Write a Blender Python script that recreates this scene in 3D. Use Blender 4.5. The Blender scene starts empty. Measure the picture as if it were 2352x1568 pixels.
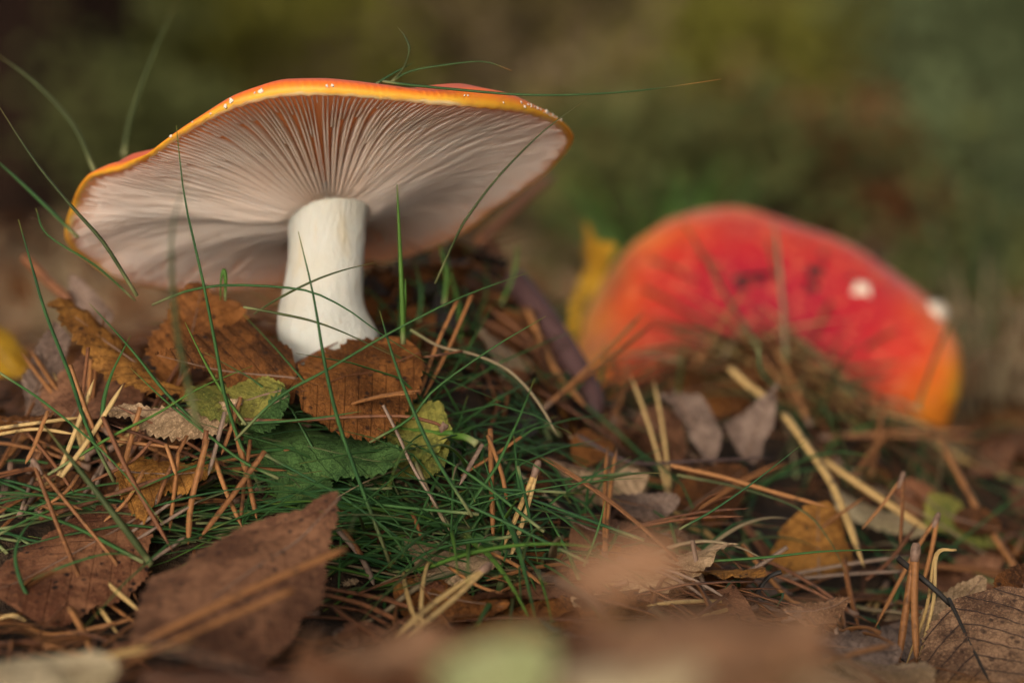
import bpy, math, random
import numpy as np
from mathutils import Vector, Matrix, noise as mnoise

random.seed(11); np.random.seed(11)
R = math.radians
SC = bpy.context.scene
COL = SC.collection

# ------------------------------------------------------------------ camera
PITCH = R(5.0)
CAM = Vector((0, 0, 0.071))
FPX = 100.0 / 36.0 * 2352.0
cd = bpy.data.cameras.new('camera')
cd.lens = 100; cd.sensor_width = 36; cd.clip_start = 0.01; cd.clip_end = 200
cd.dof.use_dof = True; cd.dof.focus_distance = 0.692; cd.dof.aperture_fstop = 6.8
cam = bpy.data.objects.new('camera', cd); COL.objects.link(cam)
cam.location = CAM; cam.rotation_euler = (R(90) - PITCH, 0, 0)
SC.camera = cam
FW = Vector((0, math.cos(PITCH), -math.sin(PITCH)))
UP = Vector((0, math.sin(PITCH), math.cos(PITCH)))

def P(px, py, d):
    """a point of the place seen at (px, py) of the 2352 px wide photograph, d metres away"""
    return CAM + FW * d + Vector((1, 0, 0)) * ((px - 1176) / FPX * d) + UP * ((784 - py) / FPX * d)

# ------------------------------------------------------------------ sky, sun, exposure
SUN_EL, SUN_AZ = R(11), R(197)       # soft light from behind the camera, a little to the left
w = bpy.data.worlds.new('World'); SC.world = w; w.use_nodes = True
nt = w.node_tree; nt.nodes.clear()
sky = nt.nodes.new('ShaderNodeTexSky'); sky.sky_type = 'NISHITA'; sky.sun_disc = False
sky.sun_elevation = SUN_EL; sky.sun_rotation = SUN_AZ; sky.dust_density = 6; sky.air_density = 1.0; sky.ozone_density = 0.5
hs = nt.nodes.new('ShaderNodeHueSaturation'); hs.inputs['Saturation'].default_value = 0.30
bg = nt.nodes.new('ShaderNodeBackground'); bg.inputs['Strength'].default_value = 0.15
wo = nt.nodes.new('ShaderNodeOutputWorld')
nt.links.new(sky.outputs[0], hs.inputs['Color']); nt.links.new(hs.outputs[0], bg.inputs['Color']); nt.links.new(bg.outputs[0], wo.inputs[0])
sd = bpy.data.lights.new('sun', 'SUN'); sd.energy = 1.35; sd.angle = R(45); sd.color = (1.0, 0.95, 0.88)
sun = bpy.data.objects.new('sun', sd); COL.objects.link(sun)
_dir = Vector((math.sin(SUN_AZ) * math.cos(SUN_EL), math.cos(SUN_AZ) * math.cos(SUN_EL), math.sin(SUN_EL)))
sun.rotation_euler = (-_dir).to_track_quat('-Z', 'Y').to_euler(); sun.location = (0, -2, 3)
vs = SC.view_settings
vs.view_transform = 'Standard'; vs.look = 'None'; vs.gamma = 1; vs.use_curve_mapping = False; vs.exposure = 0.58
SC.render.engine = 'CYCLES'
SC.cycles.use_denoising = True
SC.cycles.max_bounces = 8; SC.cycles.transmission_bounces = 4

# ------------------------------------------------------------------ material helpers
class NT:
    def __init__(s, name):
        s.m = bpy.data.materials.new(name); s.m.use_nodes = True
        s.t = s.m.node_tree; s.t.nodes.clear()
        s.out = s.n('ShaderNodeOutputMaterial')
    def n(s, typ, **kw):
        nd = s.t.nodes.new(typ)
        for k, v in kw.items(): setattr(nd, k, v)
        return nd
    def l(s, a, b): s.t.links.new(a, b)
    def val(s, sock, v):
        if hasattr(v, 'is_linked') or hasattr(v, 'links'): s.l(v, sock)
        else: sock.default_value = v
    def math(s, op, a, b=0.0, clamp=False):
        nd = s.n('ShaderNodeMath', operation=op); nd.use_clamp = clamp
        s.val(nd.inputs[0], a); s.val(nd.inputs[1], b); return nd.outputs[0]
    def mix(s, fac, a, b):
        nd = s.n('ShaderNodeMix', data_type='RGBA')
        s.val(nd.inputs['Factor'], fac)
        s.val(nd.inputs[6], a if not isinstance(a, tuple) else (*a[:3], 1)); s.val(nd.inputs[7], b if not isinstance(b, tuple) else (*b[:3], 1))
        return nd.outputs[2]
    def noise(s, vec, scale, detail=4, rough=0.6):
        nd = s.n('ShaderNodeTexNoise'); nd.inputs['Scale'].default_value = scale
        nd.inputs['Detail'].default_value = detail; nd.inputs['Roughness'].default_value = rough
        if vec is not None: s.l(vec, nd.inputs['Vector'])
        return nd.outputs['Fac']
    def ramp(s, fac, stops, interp='LINEAR'):
        nd = s.n('ShaderNodeValToRGB'); cr = nd.color_ramp; cr.interpolation = interp
        while len(cr.elements) < len(stops): cr.elements.new(0.5)
        for e, (p, c) in zip(cr.elements, stops):
            e.position = p; e.color = (*c, 1) if len(c) == 3 else c
        s.l(fac, nd.inputs[0]); return nd.outputs[0]
    def step(s, x, a, b):
        nd = s.n('ShaderNodeMapRange', interpolation_type='SMOOTHSTEP')
        s.val(nd.inputs[0], x); nd.inputs[1].default_value = a; nd.inputs[2].default_value = b
        return nd.outputs[0]
    def bump(s, h, strength=0.3, dist=0.001):
        nd = s.n('ShaderNodeBump'); nd.inputs['Strength'].default_value = strength; nd.inputs['Distance'].default_value = dist
        s.l(h, nd.inputs['Height']); return nd.outputs[0]
    def shade(s, color, rough=0.6, normal=None, trans=0.0, transcol=None, spec=0.4, sss=0.0, coat=0.0):
        p = s.n('ShaderNodeBsdfPrincipled'); s.val(p.inputs['Base Color'], color if not isinstance(color, tuple) else (*color[:3], 1))
        s.val(p.inputs['Roughness'], rough); p.inputs['Specular IOR Level'].default_value = spec
        if sss: p.inputs['Subsurface Weight'].default_value = sss; p.inputs['Subsurface Radius'].default_value = (1, .5, .3); p.inputs['Subsurface Scale'].default_value = 0.003
        if coat: p.inputs['Coat Weight'].default_value = coat; p.inputs['Coat Roughness'].default_value = 0.25
        if normal is not None: s.l(normal, p.inputs['Normal'])
        sh = p.outputs[0]
        if trans:
            tr = s.n('ShaderNodeBsdfTranslucent'); tc = transcol if transcol is not None else color
            s.val(tr.inputs[0], tc if not isinstance(tc, tuple) else (*tc[:3], 1))
            mx = s.n('ShaderNodeMixShader'); mx.inputs[0].default_value = trans
            s.l(sh, mx.inputs[1]); s.l(tr.outputs[0], mx.inputs[2]); sh = mx.outputs[0]
        s.l(sh, s.out.inputs[0]); return s.m
    def obj(s): return s.n('ShaderNodeTexCoord').outputs['Object']
    def geo(s): return s.n('ShaderNodeNewGeometry').outputs['Position']
    def uv(s):
        sp = s.n('ShaderNodeSeparateXYZ'); s.l(s.n('ShaderNodeTexCoord').outputs['UV'], sp.inputs[0]); return sp.outputs[0], sp.outputs[1]
    def rnd(s): return s.n('ShaderNodeObjectInfo').outputs['Random']
    def attr(s, name): return s.n('ShaderNodeAttribute', attribute_name=name).outputs['Fac']

def leaf_mat(name, ca, cb, spot=(0.02, 0.012, 0.01), spots=0.5, vein=0.5, trans=0.22, rough=0.62, veincol=None, scale=1.0, vary=0.35):
    k = NT(name); o = k.geo(); u, v = k.uv()
    n1 = k.noise(o, 70 * scale, 5, .65); n2 = k.noise(o, 420 * scale, 4, .7); n3 = k.noise(o, 1500, 2, .6)
    c = k.mix(k.step(n1, .40, .60), tuple(x * .72 for x in ca), tuple(min(1, x * 1.12) for x in cb))
    c = k.mix(k.math('MULTIPLY', k.step(n2, .46, .66), .6), c, tuple(x * .38 for x in ca))
    c = k.mix(k.math('MULTIPLY', k.step(n3, .5, .7), .45), c, tuple(min(1, x * 1.6) for x in cb))
    # dark rot spots
    vo = k.n('ShaderNodeTexVoronoi'); vo.inputs['Scale'].default_value = 330 * scale; vo.inputs['Randomness'].default_value = 1; k.l(o, vo.inputs['Vector'])
    sp = k.math('SUBTRACT', 1.0, k.step(k.math('ADD', vo.outputs['Distance'], k.math('MULTIPLY', n2, .35)), .30, .48))
    sp = k.math('MULTIPLY', sp, k.step(k.noise(o, 80, 2, .5), .36, .52))
    c = k.mix(k.math('MULTIPLY', sp, spots), c, spot)
    big = k.step(k.noise(o, 120, 4, .7), .56, .72)
    c = k.mix(k.math('MULTIPLY', big, spots * .55), c, spot)
    # veins: side veins sweep forward from the midrib, fine net between
    av = k.math('ABSOLUTE', v)
    ph = k.math('SUBTRACT', k.math('MULTIPLY', u, 9.0), k.math('MULTIPLY', av, 3.2))
    fr = k.math('ABSOLUTE', k.math('SUBTRACT', k.math('FRACT', ph), .5))
    vn = k.math('SUBTRACT', 1.0, k.step(fr, .015, .075))
    nv = k.n('ShaderNodeTexVoronoi', feature='DISTANCE_TO_EDGE'); nv.inputs['Scale'].default_value = 900; k.l(o, nv.inputs['Vector'])
    net = k.math('SUBTRACT', 1.0, k.step(nv.outputs['Distance'], .02, .10))
    vall = k.math('MAXIMUM', vn, k.math('MULTIPLY', net, .45))
    vc = veincol or tuple(x * .35 for x in ca)
    c = k.mix(k.math('MULTIPLY', vall, vein), c, vc)
    r = k.rnd()
    hsv = k.n('ShaderNodeHueSaturation'); k.l(c, hsv.inputs['Color'])
    k.l(k.math('ADD', 1 - vary / 2, k.math('MULTIPLY', r, vary)), hsv.inputs['Value'])
    c = hsv.outputs[0]
    h = k.math('ADD', k.math('MULTIPLY', n2, .6), k.math('SUBTRACT', k.math('MULTIPLY', n3, .3), k.math('MULTIPLY', vall, .5)))
    return k.shade(c, k.math('ADD', rough - .12, k.math('MULTIPLY', n2, .25)), k.bump(h, .7, .0010), trans, None, .12)

M = {}
M['rust'] = leaf_mat('leaf_rust', (.155, .054, .014), (.235, .086, .021), spots=.9)
M['rustdark'] = leaf_mat('leaf_rust_dark', (.085, .033, .012), (.165, .060, .016), spots=.9)
M['orange'] = leaf_mat('leaf_orange', (.235, .092, .020), (.31, .135, .028), spots=.8)
M['redbrown'] = leaf_mat('leaf_red_brown', (.17, .060, .028), (.25, .105, .048), spots=1.0, vein=.2)
M['umber'] = leaf_mat('leaf_umber', (.135, .056, .029), (.205, .093, .046), spots=.85, vein=.22)
M['grey'] = leaf_mat('leaf_grey_brown', (.17, .105, .075), (.25, .165, .12), spots=.35)
M['tan'] = leaf_mat('leaf_tan', (.38, .235, .12), (.46, .30, .17), spots=.25)
M['cream'] = leaf_mat('leaf_cream', (.52, .38, .20), (.60, .46, .27), spots=.15, vein=.25)
M['yellow'] = leaf_mat('leaf_yellow', (.42, .20, .012), (.48, .26, .02), spots=.5, vein=.2)
M['yellowgreen'] = leaf_mat('leaf_yellow_green', (.15, .165, .035), (.25, .215, .045), spots=.45, vein=.3)
M['green'] = leaf_mat('leaf_green', (.038, .084, .022), (.060, .115, .030), spots=.12, vein=.5, vary=.15, rough=.7)
M['fawn'] = leaf_mat('leaf_fawn', (.28, .13, .06), (.38, .20, .105), spots=.5)
M['birch'] = leaf_mat('leaf_birch', (.17, .085, .045), (.27, .15, .08), spots=.7, vein=.9, veincol=(.035, .022, .018))
M['palegreen'] = leaf_mat('leaf_pale_green', (.40, .42, .17), (.46, .46, .22), spots=.05, vein=.2)

def needle_mat(name, ca, cb, dark=(.03, .016, .01)):
    k = NT(name); o = k.obj(); u, v = k.uv(); r = k.rnd()
    c = k.mix(r, ca, cb)
    n = k.noise(o, 260, 3, .6)
    c = k.mix(k.math('MULTIPLY', k.step(n, .52, .72), .75), c, dark)
    band = k.noise(o, 900, 3, .7)
    c = k.mix(k.math('MULTIPLY', k.step(band, .45, .8), .35), c, tuple(min(1, x * 1.7) for x in cb))
    st = k.math('ABSOLUTE', k.math('SUBTRACT', k.math('FRACT', k.math('MULTIPLY', v, 3.0)), .5))
    return k.shade(c, .5, k.bump(k.math('ADD', st, band), .35, .0003), .1, None, .15)
M['needle'] = needle_mat('needle_orange_brown', (.13, .050, .018), (.30, .128, .043))
M['needlered'] = needle_mat('needle_red_brown', (.09, .035, .017), (.20, .078, .032))
M['needlepale'] = needle_mat('needle_pale', (.40, .235, .078), (.46, .30, .12))
M['needlegrey'] = needle_mat('needle_grey', (.15, .095, .065), (.24, .16, .11))
M['sheath'] = needle_mat('needle_sheath', (.14, .08, .05), (.20, .12, .08))
M['stalkdark'] = needle_mat('stalk_dark', (.06, .035, .03), (.08, .05, .04))
M['purple'] = needle_mat('stick_purple_brown', (.065, .032, .030), (.085, .042, .038))
M['black'] = needle_mat('twig_black', (.02, .017, .015), (.03, .025, .02))

def grass_mat(name, ca, cb, tip, tipstart=.9):
    k = NT(name); u, v = k.uv(); r = k.rnd(); o = k.obj()
    c = k.mix(r, ca, cb)
    c = k.mix(k.math('MULTIPLY', k.step(k.noise(o, 120, 3, .6), .4, .75), .5), c, tuple(min(1, x * 1.5) for x in cb))
    c = k.mix(k.step(u, tipstart, 1.0), c, tip)
    c = k.mix(k.step(u, .16, .0), c, (.22, .22, .09))
    return k.shade(c, .5, None, .2, None, .15)
M['grass'] = grass_mat('grass_green', (.022, .065, .022), (.045, .105, .025), (.16, .15, .03))
M['grassbright'] = grass_mat('grass_bright', (.06, .13, .02), (.08, .15, .025), (.15, .17, .03))
M['grassolive'] = grass_mat('grass_olive', (.045, .060, .020), (.065, .075, .026), (.11, .085, .025), .8)
M['grasstip'] = grass_mat('grass_orange_tip', (.035, .075, .022), (.05, .09, .025), (.40, .17, .04), .82)
M['grassdead'] = grass_mat('grass_dead', (.19, .135, .072), (.26, .19, .105), (.27, .19, .10))

def ground_mat():
    k = NT('forest_floor'); o = k.geo()
    n = k.noise(o, 45, 6, .7); n2 = k.noise(o, 300, 5, .7)
    c = k.ramp(n, [(.3, (.010, .007, .005)), (.5, (.028, .016, .009)), (.62, (.055, .032, .016)), (.75, (.02, .024, .009))])
    c = k.mix(k.math('MULTIPLY', k.step(n2, .5, .7), .6), c, (.11, .06, .028))
    return k.shade(c, .9, k.bump(k.math('ADD', n, n2), .9, .004), 0, None, .2)
M['ground'] = ground_mat()

# ------------------------------------------------------------------ mesh helpers
def mesh_obj(name, V, F, mat, parent=None, origin=None, uv=None, smooth=True, attrs=None):
    V = [Vector(v) for v in V]
    o0 = Vector(origin) if origin is not None else Vector((0, 0, 0))
    me = bpy.data.meshes.new(name)
    me.from_pydata([tuple(v - o0) for v in V], [], F)
    if uv is not None:
        ul = me.uv_layers.new(name='UVMap')
        li = np.empty(len(me.loops), dtype=np.int32); me.loops.foreach_get('vertex_index', li)
        ul.data.foreach_set('uv', np.asarray(uv, dtype=np.float32)[li].ravel())
    for an, av in (attrs or {}).items():
        a = me.attributes.new(an, 'FLOAT', 'POINT'); a.data.foreach_set('value', np.asarray(av, dtype=np.float32))
    me.materials.append(mat)
    if smooth: me.polygons.foreach_set('use_smooth', [True] * len(me.polygons))
    me.update()
    ob = bpy.data.objects.new(name, me); COL.objects.link(ob)
    if parent is not None:
        ob.parent = parent
        ob.location = o0 - parent_world(parent)
    else:
        ob.location = o0
    return ob

def parent_world(p):
    v = Vector(p.location)
    while p.parent is not None:
        p = p.parent; v += Vector(p.location)
    return v

def empty(name, loc):
    e = bpy.data.objects.new(name, None); e.empty_display_size = .01
    COL.objects.link(e); e.location = loc; return e

def tag(o, label, cat, group=None):
    o['label'] = label; o['category'] = cat
    if group: o['group'] = group
    return o

def smooth_path(pts, n):
    """Catmull-Rom through the points, n samples"""
    p = [Vector(q) for q in pts]
    if len(p) == 2: return [p[0].lerp(p[1], i / (n - 1)) for i in range(n)]
    p = [p[0] * 2 - p[1]] + p + [p[-1] * 2 - p[-2]]
    m = len(p) - 3; out = []
    for i in range(n):
        s = i / (n - 1) * m; k = min(int(s), m - 1); t = s - k
        a, b, c, d = p[k], p[k + 1], p[k + 2], p[k + 3]
        out.append(.5 * (2 * b + (c - a) * t + (2 * a - 5 * b + 4 * c - d) * t * t + (3 * b - a - 3 * c + d) * t ** 3))
    return out

def tube(path, rad, sides=4, flat=1.0, up=None, cap=True):
    """tapered tube; rad(t) radius; flat squeezes it across; returns V, F, UV"""
    V, F, U = [], [], []; n = len(path)
    up = up or Vector((0, -0.35, 1)).normalized()
    for i, p in enumerate(path):
        t = i / (n - 1)
        d = (path[min(i + 1, n - 1)] - path[max(i - 1, 0)]).normalized()
        a = d.cross(up)
        if a.length < 1e-4: a = d.cross(Vector((1, 0, 0)))
        a.normalize(); b = a.cross(d).normalized(); r = rad(t)
        for s in range(sides):
            an = 2 * math.pi * s / sides + .4
            V.append(p + a * (math.cos(an) * r) + b * (math.sin(an) * r * flat)); U.append((t, s / sides))
    for i in range(n - 1):
        for s in range(sides):
            s2 = (s + 1) % sides
            F.append((i * sides + s, i * sides + s2, (i + 1) * sides + s2, (i + 1) * sides + s))
    if cap:
        F.append(tuple(range(sides))[::-1]); F.append(tuple((n - 1) * sides + s for s in range(sides)))
    return V, F, U

def join(parts):
    V, F, U = [], [], []
    for v, f, u in parts:
        k = len(V); V += list(v); U += list(u); F += [tuple(i + k for i in q) for q in f]
    return V, F, U

# ------------------------------------------------------------------ the ground
GC = [  # (px, py, d): where the floor under the litter lies
 (-300,1010,.76),(-300,1250,.69),(-300,1500,.60),
 (0,1010,.75),(0,1170,.70),(0,1370,.67),(0,1540,.60),(50,1640,.53),(100,1760,.42),
 (300,960,.745),(300,1150,.70),(350,1360,.665),(400,1540,.60),(450,1650,.52),
 (0,985,.80),(200,930,.80),(400,800,.80),(-200,1030,.85),
 (560,880,.745),(755,862,.748),(950,840,.76),(760,760,.79),(600,780,.80),(900,690,.81),(1030,640,.825),(1090,590,.84),(1000,700,.87),(600,800,.88),
 (700,1010,.715),(650,1180,.695),(650,1370,.66),(700,1540,.60),(800,1650,.50),
 (950,1000,.725),(1000,1180,.705),(1000,1340,.68),(1000,1480,.62),(1050,1600,.52),
 (1180,740,.83),(1200,900,.79),(1250,1060,.745),(1280,1220,.71),(1300,1370,.67),(1300,1500,.58),(1000,1690,.42),(1300,1570,.42),(1550,1475,.42),(1760,1600,.43),(1900,1720,.45),(1350,1620,.49),
 (1320,950,.84),(1450,1060,.79),(1500,1200,.745),(1550,1330,.69),(1550,1480,.60),(1550,1620,.50),(1600,1000,.84),
 (1700,960,.865),(1850,970,.87),(2050,1030,.89),(2200,1080,.88),(1800,1130,.80),(1800,1340,.745),(1800,1430,.68),(1850,1580,.58),
 (2050,1220,.80),(2050,1350,.75),(2050,1480,.70),(2100,1600,.65),(2150,1700,.52),
 (2300,1180,.84),(2300,1350,.76),(2330,1500,.70),(2400,1650,.62),(2600,1300,.80),(2600,1550,.68),
 (1650,850,.885),(1740,825,.886),(1850,870,.886),(1950,960,.886),(1500,960,.875),(1400,960,.88),(2050,1060,.886),(1380,930,.92),(2150,1100,.90),(1800,1010,.98),(2100,1060,1.0),(1500,990,.95),(1200,900,.95),
]
_gp = np.array([tuple(P(*c)) for c in GC]); _gp[:, 2] -= np.array([.007 if (c[0] > 1230 and .69 < c[2] < .86) else 0 for c in GC]) + np.interp([c[2] for c in GC], [.4, .5, .66, .70, .74], [.006, .007, .009, .005, .001])
_far = []
for x in np.linspace(-1.2, 1.2, 9):
    for y in (1.12, 1.35, 1.7): _far.append((x, y, -.045))
    for y in (.05, .2, .32): _far.append((x, y, -.035))
for y in (.42, .6, .8, 1.0):
    for x in (-1.0, -.7, -.42, .42, .7, 1.0): _far.append((x, y, -.04 if y < .7 else -.03))
_gp = np.vstack([_gp, np.array(_far)])
def gz(x, y):
    x = np.asarray(x, float); y = np.asarray(y, float); sh = x.shape; x = x.ravel(); y = y.ravel()
    d2 = (x[:, None] - _gp[None, :, 0]) ** 2 + (y[:, None] - _gp[None, :, 1]) ** 2
    ww = 1.0 / (d2 + .012 ** 2) ** 2.2
    z = (ww * _gp[None, :, 2]).sum(1) / ww.sum(1)
    far = np.clip((y - 1.5) / .4, 0, 1); far = np.maximum(far, np.clip((np.abs(x) - 1.0) / .3, 0, 1)); far = np.maximum(far, np.clip((.1 - y) / .2, 0, 1))
    fz = -.045 + .02 * np.sin(x * 2.3 + 1) * np.cos(y * 1.7) + np.clip(y - 4, 0, 30) * .03
    return (z * (1 - far) + fz * far).reshape(sh)
def gzs(x, y): return float(gz(np.array([x]), np.array([y]))[0])
def gnormal(x, y, e=.006):
    z = gz(np.array([x, x + e, x]), np.array([y, y, y + e]))
    return Vector((-(z[1] - z[0]) / e, -(z[2] - z[0]) / e, 1)).normalized()

HERO = [(-60, 395, 1150, 1440), (300, 785, 1175, 1530), (2110, 2400, 1340, 1600), (545, 960, 950, 1180), (1760, 1965, 1150, 1345), (1250, 1490, 1050, 1160), (1500, 1790, 880, 1075), (1900, 2150, 1130, 1235), (2115, 2305, 1125, 1265), (915, 1160, 1225, 1420)]
def on_hero(x, y, pad=0):
    q = Vector((x, y, gzs(x, y) + .004)) - CAM; d = q.dot(FW); px = 1176 + q.x / d * FPX; py = 784 - q.dot(UP) / d * FPX
    return any(a - pad < px < b + pad and c - pad < py < e + pad for a, b, c, e in HERO)
def axis_steps(a, b, fa, fb, fine, coarse):
    out = [a]; 
    while out[-1] < b:
        c = out[-1]; dist = 0 if fa <= c <= fb else min(abs(c - fa), abs(c - fb))
        out.append(c + fine + min(coarse, dist * .18))
    return np.array(out)
gx = axis_steps(-60, 60, -.22, .22, .006, 6); gy = axis_steps(-30, 90, .38, 1.02, .006, 6)
GX, GY = np.meshgrid(gx, gy); GZ = gz(GX, GY)
_v = np.stack([GX, GY, GZ], -1).reshape(-1, 3)
for i in range(len(_v)):
    if abs(_v[i, 0]) < .6 and .2 < _v[i, 1] < 2: _v[i, 2] += .0035 * mnoise.fractal(Vector(_v[i]) * 60, 1, 2, 4)
nx = len(gx); ny = len(gy)
_f = [(j * nx + i, j * nx + i + 1, (j + 1) * nx + i + 1, (j + 1) * nx + i) for j in range(ny - 1) for i in range(nx - 1)]
g = mesh_obj('ground', [tuple(a) for a in _v], _f, M['ground']); g['kind'] = 'structure'

# ------------------------------------------------------------------ the gilled mushroom
def lerp_table(tab, x):
    xs = [a for a, _ in tab]; return float(np.interp(x, xs, [b for _, b in tab]))

def cap_mat(name, stops, rough=.52, spec=.35, trans=.30, amp=.25):
    k = NT(name); e = k.attr('edge'); an = k.attr('ang'); o = k.geo()
    n = k.noise(o, 60, 4, .6); n2 = k.noise(o, 260, 3, .6)
    c = k.ramp(k.math('ADD', e, k.math('MULTIPLY', k.math('SUBTRACT', n, .5), amp)), stops)
    c = k.mix(k.math('MULTIPLY', k.step(n2, .5, .7), amp), c, (.66, .20, .08))
    stri = k.math('SINE', k.math('MULTIPLY', an, 230.0))
    fade = k.math('MULTIPLY', k.step(e, .1, .3), k.step(e, .85, .45))
    sk = k.math('MULTIPLY', k.math('MULTIPLY', stri, fade), k.step(k.noise(o, 25, 2, .5), .42, .6))
    c = k.mix(k.math('MULTIPLY', k.math('MAXIMUM', sk, 0), .22), c, (.45, .07, .02))
    dk = k.n('ShaderNodeTexVoronoi'); dk.inputs['Scale'].default_value = 110; k.l(o, dk.inputs['Vector'])
    dot = k.math('MULTIPLY', k.math('SUBTRACT', 1, k.step(dk.outputs['Distance'], .06, .12)), k.step(k.noise(o, 33, 1, .5), .5, .6))
    c = k.mix(dot, c, (.09, .02, .01))
    return k.shade(c, rough, k.bump(k.math('ADD', k.math('MULTIPLY', sk, .3), n2), .3, .0006), trans, (.97, .50, .20), spec, sss=.2)
M['cap'] = cap_mat('cap_orange', [(.0, (.86, .68, .34)), (.045, (.86, .50, .06)), (.12, (.85, .41, .025)), (.20, (.84, .29, .015)), (.34, (.82, .19, .02)), (.50, (.82, .15, .045)), (.8, (.82, .15, .07)), (1.0, (.78, .12, .05))])
def gill_mat():
    k = NT('gill_cream'); u, v = k.uv(); o = k.geo()
    n = k.noise(o, 90, 3, .6)
    c = k.mix(k.step(n, .35, .7), (.92, .81, .70), (.94, .87, .78))
    c = k.mix(k.step(v, .6, .0), c, (.93, .74, .56))
    c = k.mix(k.math('MULTIPLY', k.step(k.noise(o, 700, 2, .5), .68, .76), .35), c, (.5, .3, .18))
    return k.shade(c, .6, None, .45, (.94, .74, .55), .25)
M['gill'] = gill_mat()
k = NT('cap_flesh'); M['flesh'] = k.shade((.94, .58, .31), .6, None, .55, (.98, .58, .28), .2)
def stem_mat():
    k = NT('stem_cream'); o = k.geo()
    mp = k.n('ShaderNodeMapping'); mp.inputs['Scale'].default_value = (1, 1, .25); k.l(o, mp.inputs[0])
    n = k.noise(mp.outputs[0], 160, 5, .6); n2 = k.noise(o, 60, 3, .6); n3 = k.noise(mp.outputs[0], 900, 4, .7)
    c = k.mix(k.step(n2, .4, .7), (.51, .49, .42), (.49, .45, .36))
    c = k.mix(k.math('MULTIPLY', k.step(n3, .55, .72), .22), c, (.40, .33, .22))
    c = k.mix(k.math('MULTIPLY', k.step(n, .55, .70), .5), c, (.50, .39, .23))
    return k.shade(c, .55, k.bump(k.math('ADD', n, n3), .8, .0012), 0, None, .15, sss=.15)
M['stem'] = stem_mat()
k = NT('veil_white'); M['veil'] = k.shade(k.mix(k.noise(k.geo(), 900, 3, .6), (.55, .42, .30), (.70, .58, .46)), .8, None, 0, None, .2)

RIM = [(160,545,.752),(180,462,.738),(213,404,.722),(290,386,.712),(350,356,.702),(430,301,.696),(540,244,.690),(640,218,.687),(760,215,.686),
 (880,225,.688),(1000,238,.692),(1130,245,.700),(1212,258,.711),(1280,286,.726),(1307,322,.742),(1272,372,.758),(1200,432,.775),(1122,485,.790),
 (1060,535,.800),(960,580,.810),(860,605,.815),(750,632,.817),(640,655,.814),(500,668,.808),(400,664,.800),(320,652,.790),(263,636,.780),(212,598,.770),(176,572,.760)]
HUB = P(752, 458, .748)
_rp = [P(*c) for c in RIM]
_nrm = Vector((0, 0, 0))
for i in range(len(_rp)):
    a = _rp[i] - HUB; b = _rp[(i + 1) % len(_rp)] - HUB; _nrm += a.cross(b)
_nrm.normalize()
if _nrm.z > 0: _nrm = -_nrm
CUP = -_nrm                                         # cap's own up
E1 = (Vector((1, 0, 0)) - CUP * CUP.x).normalized(); E2 = CUP.cross(E1)   # right, away
_tab = []
for p in _rp:
    q = p - HUB; a = math.atan2(q.dot(E2), q.dot(E1)) % (2 * math.pi)
    _tab.append((a, math.hypot(q.dot(E1), q.dot(E2)), q.dot(CUP)))
_tab.sort()
_A = np.array([t[0] for t in _tab]); _Rr = np.array([t[1] for t in _tab]); _Hh = np.array([t[2] for t in _tab])
_Ae = np.concatenate([_A - 2 * math.pi, _A, _A + 2 * math.pi]); _Re = np.tile(_Rr, 3); _He = np.tile(_Hh, 3)
_ga = np.linspace(0, 2 * math.pi, 721)
def _sm(v):
    ker = np.hanning(15); ker /= ker.sum(); vv = np.concatenate([v[-40:-1], v, v[1:40]]); return np.convolve(vv, ker, 'same')[39:39 + len(v)]
_gr = _sm(np.interp(_ga, _Ae, _Re)); _gh = _sm(np.interp(_ga, _Ae, _He))
def rim_r(a): return float(np.interp(a % (2 * math.pi), _ga, _gr))
def rim_h(a): return float(np.interp(a % (2 * math.pi), _ga, _gh))
R0 = .0098
def sstep(x, a, b):
    t = min(1, max(0, (x - a) / (b - a))); return t * t * (3 - 2 * t)
def ridge(a, t):
    ad = math.degrees(a) % 360
    f = sstep(ad, 168, 192) * (1 - sstep(ad, 200, 262))
    return .0045 * f * (math.sin(math.pi * min(1, t * .97 + .02)) ** .7)
def flesh_h(a, t):
    return rim_h(a) * t ** 1.25 + .0045 * math.sin(math.pi * t) - .001 * (1 - t) - ridge(a, t)
def gill_d(t): return .0003 * (1 - t) + .0026 * (max(0.0, math.sin(math.pi * (t ** .62))) ** 1.05) + .0024 * (1 - t) ** 3
def cap_pt(a, r, h): return HUB + E1 * (math.cos(a) * r) + E2 * (math.sin(a) * r) + CUP * h

mush = empty('mushroom', P(752, 862, .748))
tag(mush, 'orange mushroom with wide tilted cap, pale gills and thick cream stem', 'mushroom')
# cap skin: margin roll and dome
NA = 240
rows = []     # (kind, param)
V, F, ED, AN = [], [], [], []
_mt = sorted((math.atan2((P(*c) - HUB).dot(E2), (P(*c) - HUB).dot(E1)) % (2 * math.pi), h) for c, h in [
 ((160,545,.752),1.2),((180,462,.738),1.2),((213,404,.722),1.6),((240,396,.718),2.2),((268,391,.715),2.7),((300,384,.711),2.2),((345,357,.703),1.0),((400,318,.698),1.5),((470,275,.693),2.1),((540,244,.690),3.1),
 ((640,218,.687),3.9),((760,215,.686),3.8),((880,225,.688),3.5),((980,236,.691),3.2),((1040,240,.694),4.2),((1110,244,.698),4.9),((1170,251,.705),4.4),((1225,263,.713),2.8),((1280,286,.726),1.6),((1307,322,.742),1.2),((1060,535,.80),1.6),((640,655,.814),2.0),((263,636,.78),1.4)])
_ma = np.array([q[0] for q in _mt]); _mv = np.array([q[1] for q in _mt])
_mg = _sm(np.interp(_ga, np.concatenate([_ma - 2 * math.pi, _ma, _ma + 2 * math.pi]), np.tile(_mv, 3)))
def mh(a): return (float(np.interp(a % (2 * math.pi), _ga, _mg)) * 1.2 - .35) * .001
def marg(a): return mh(a) / .0040
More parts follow.
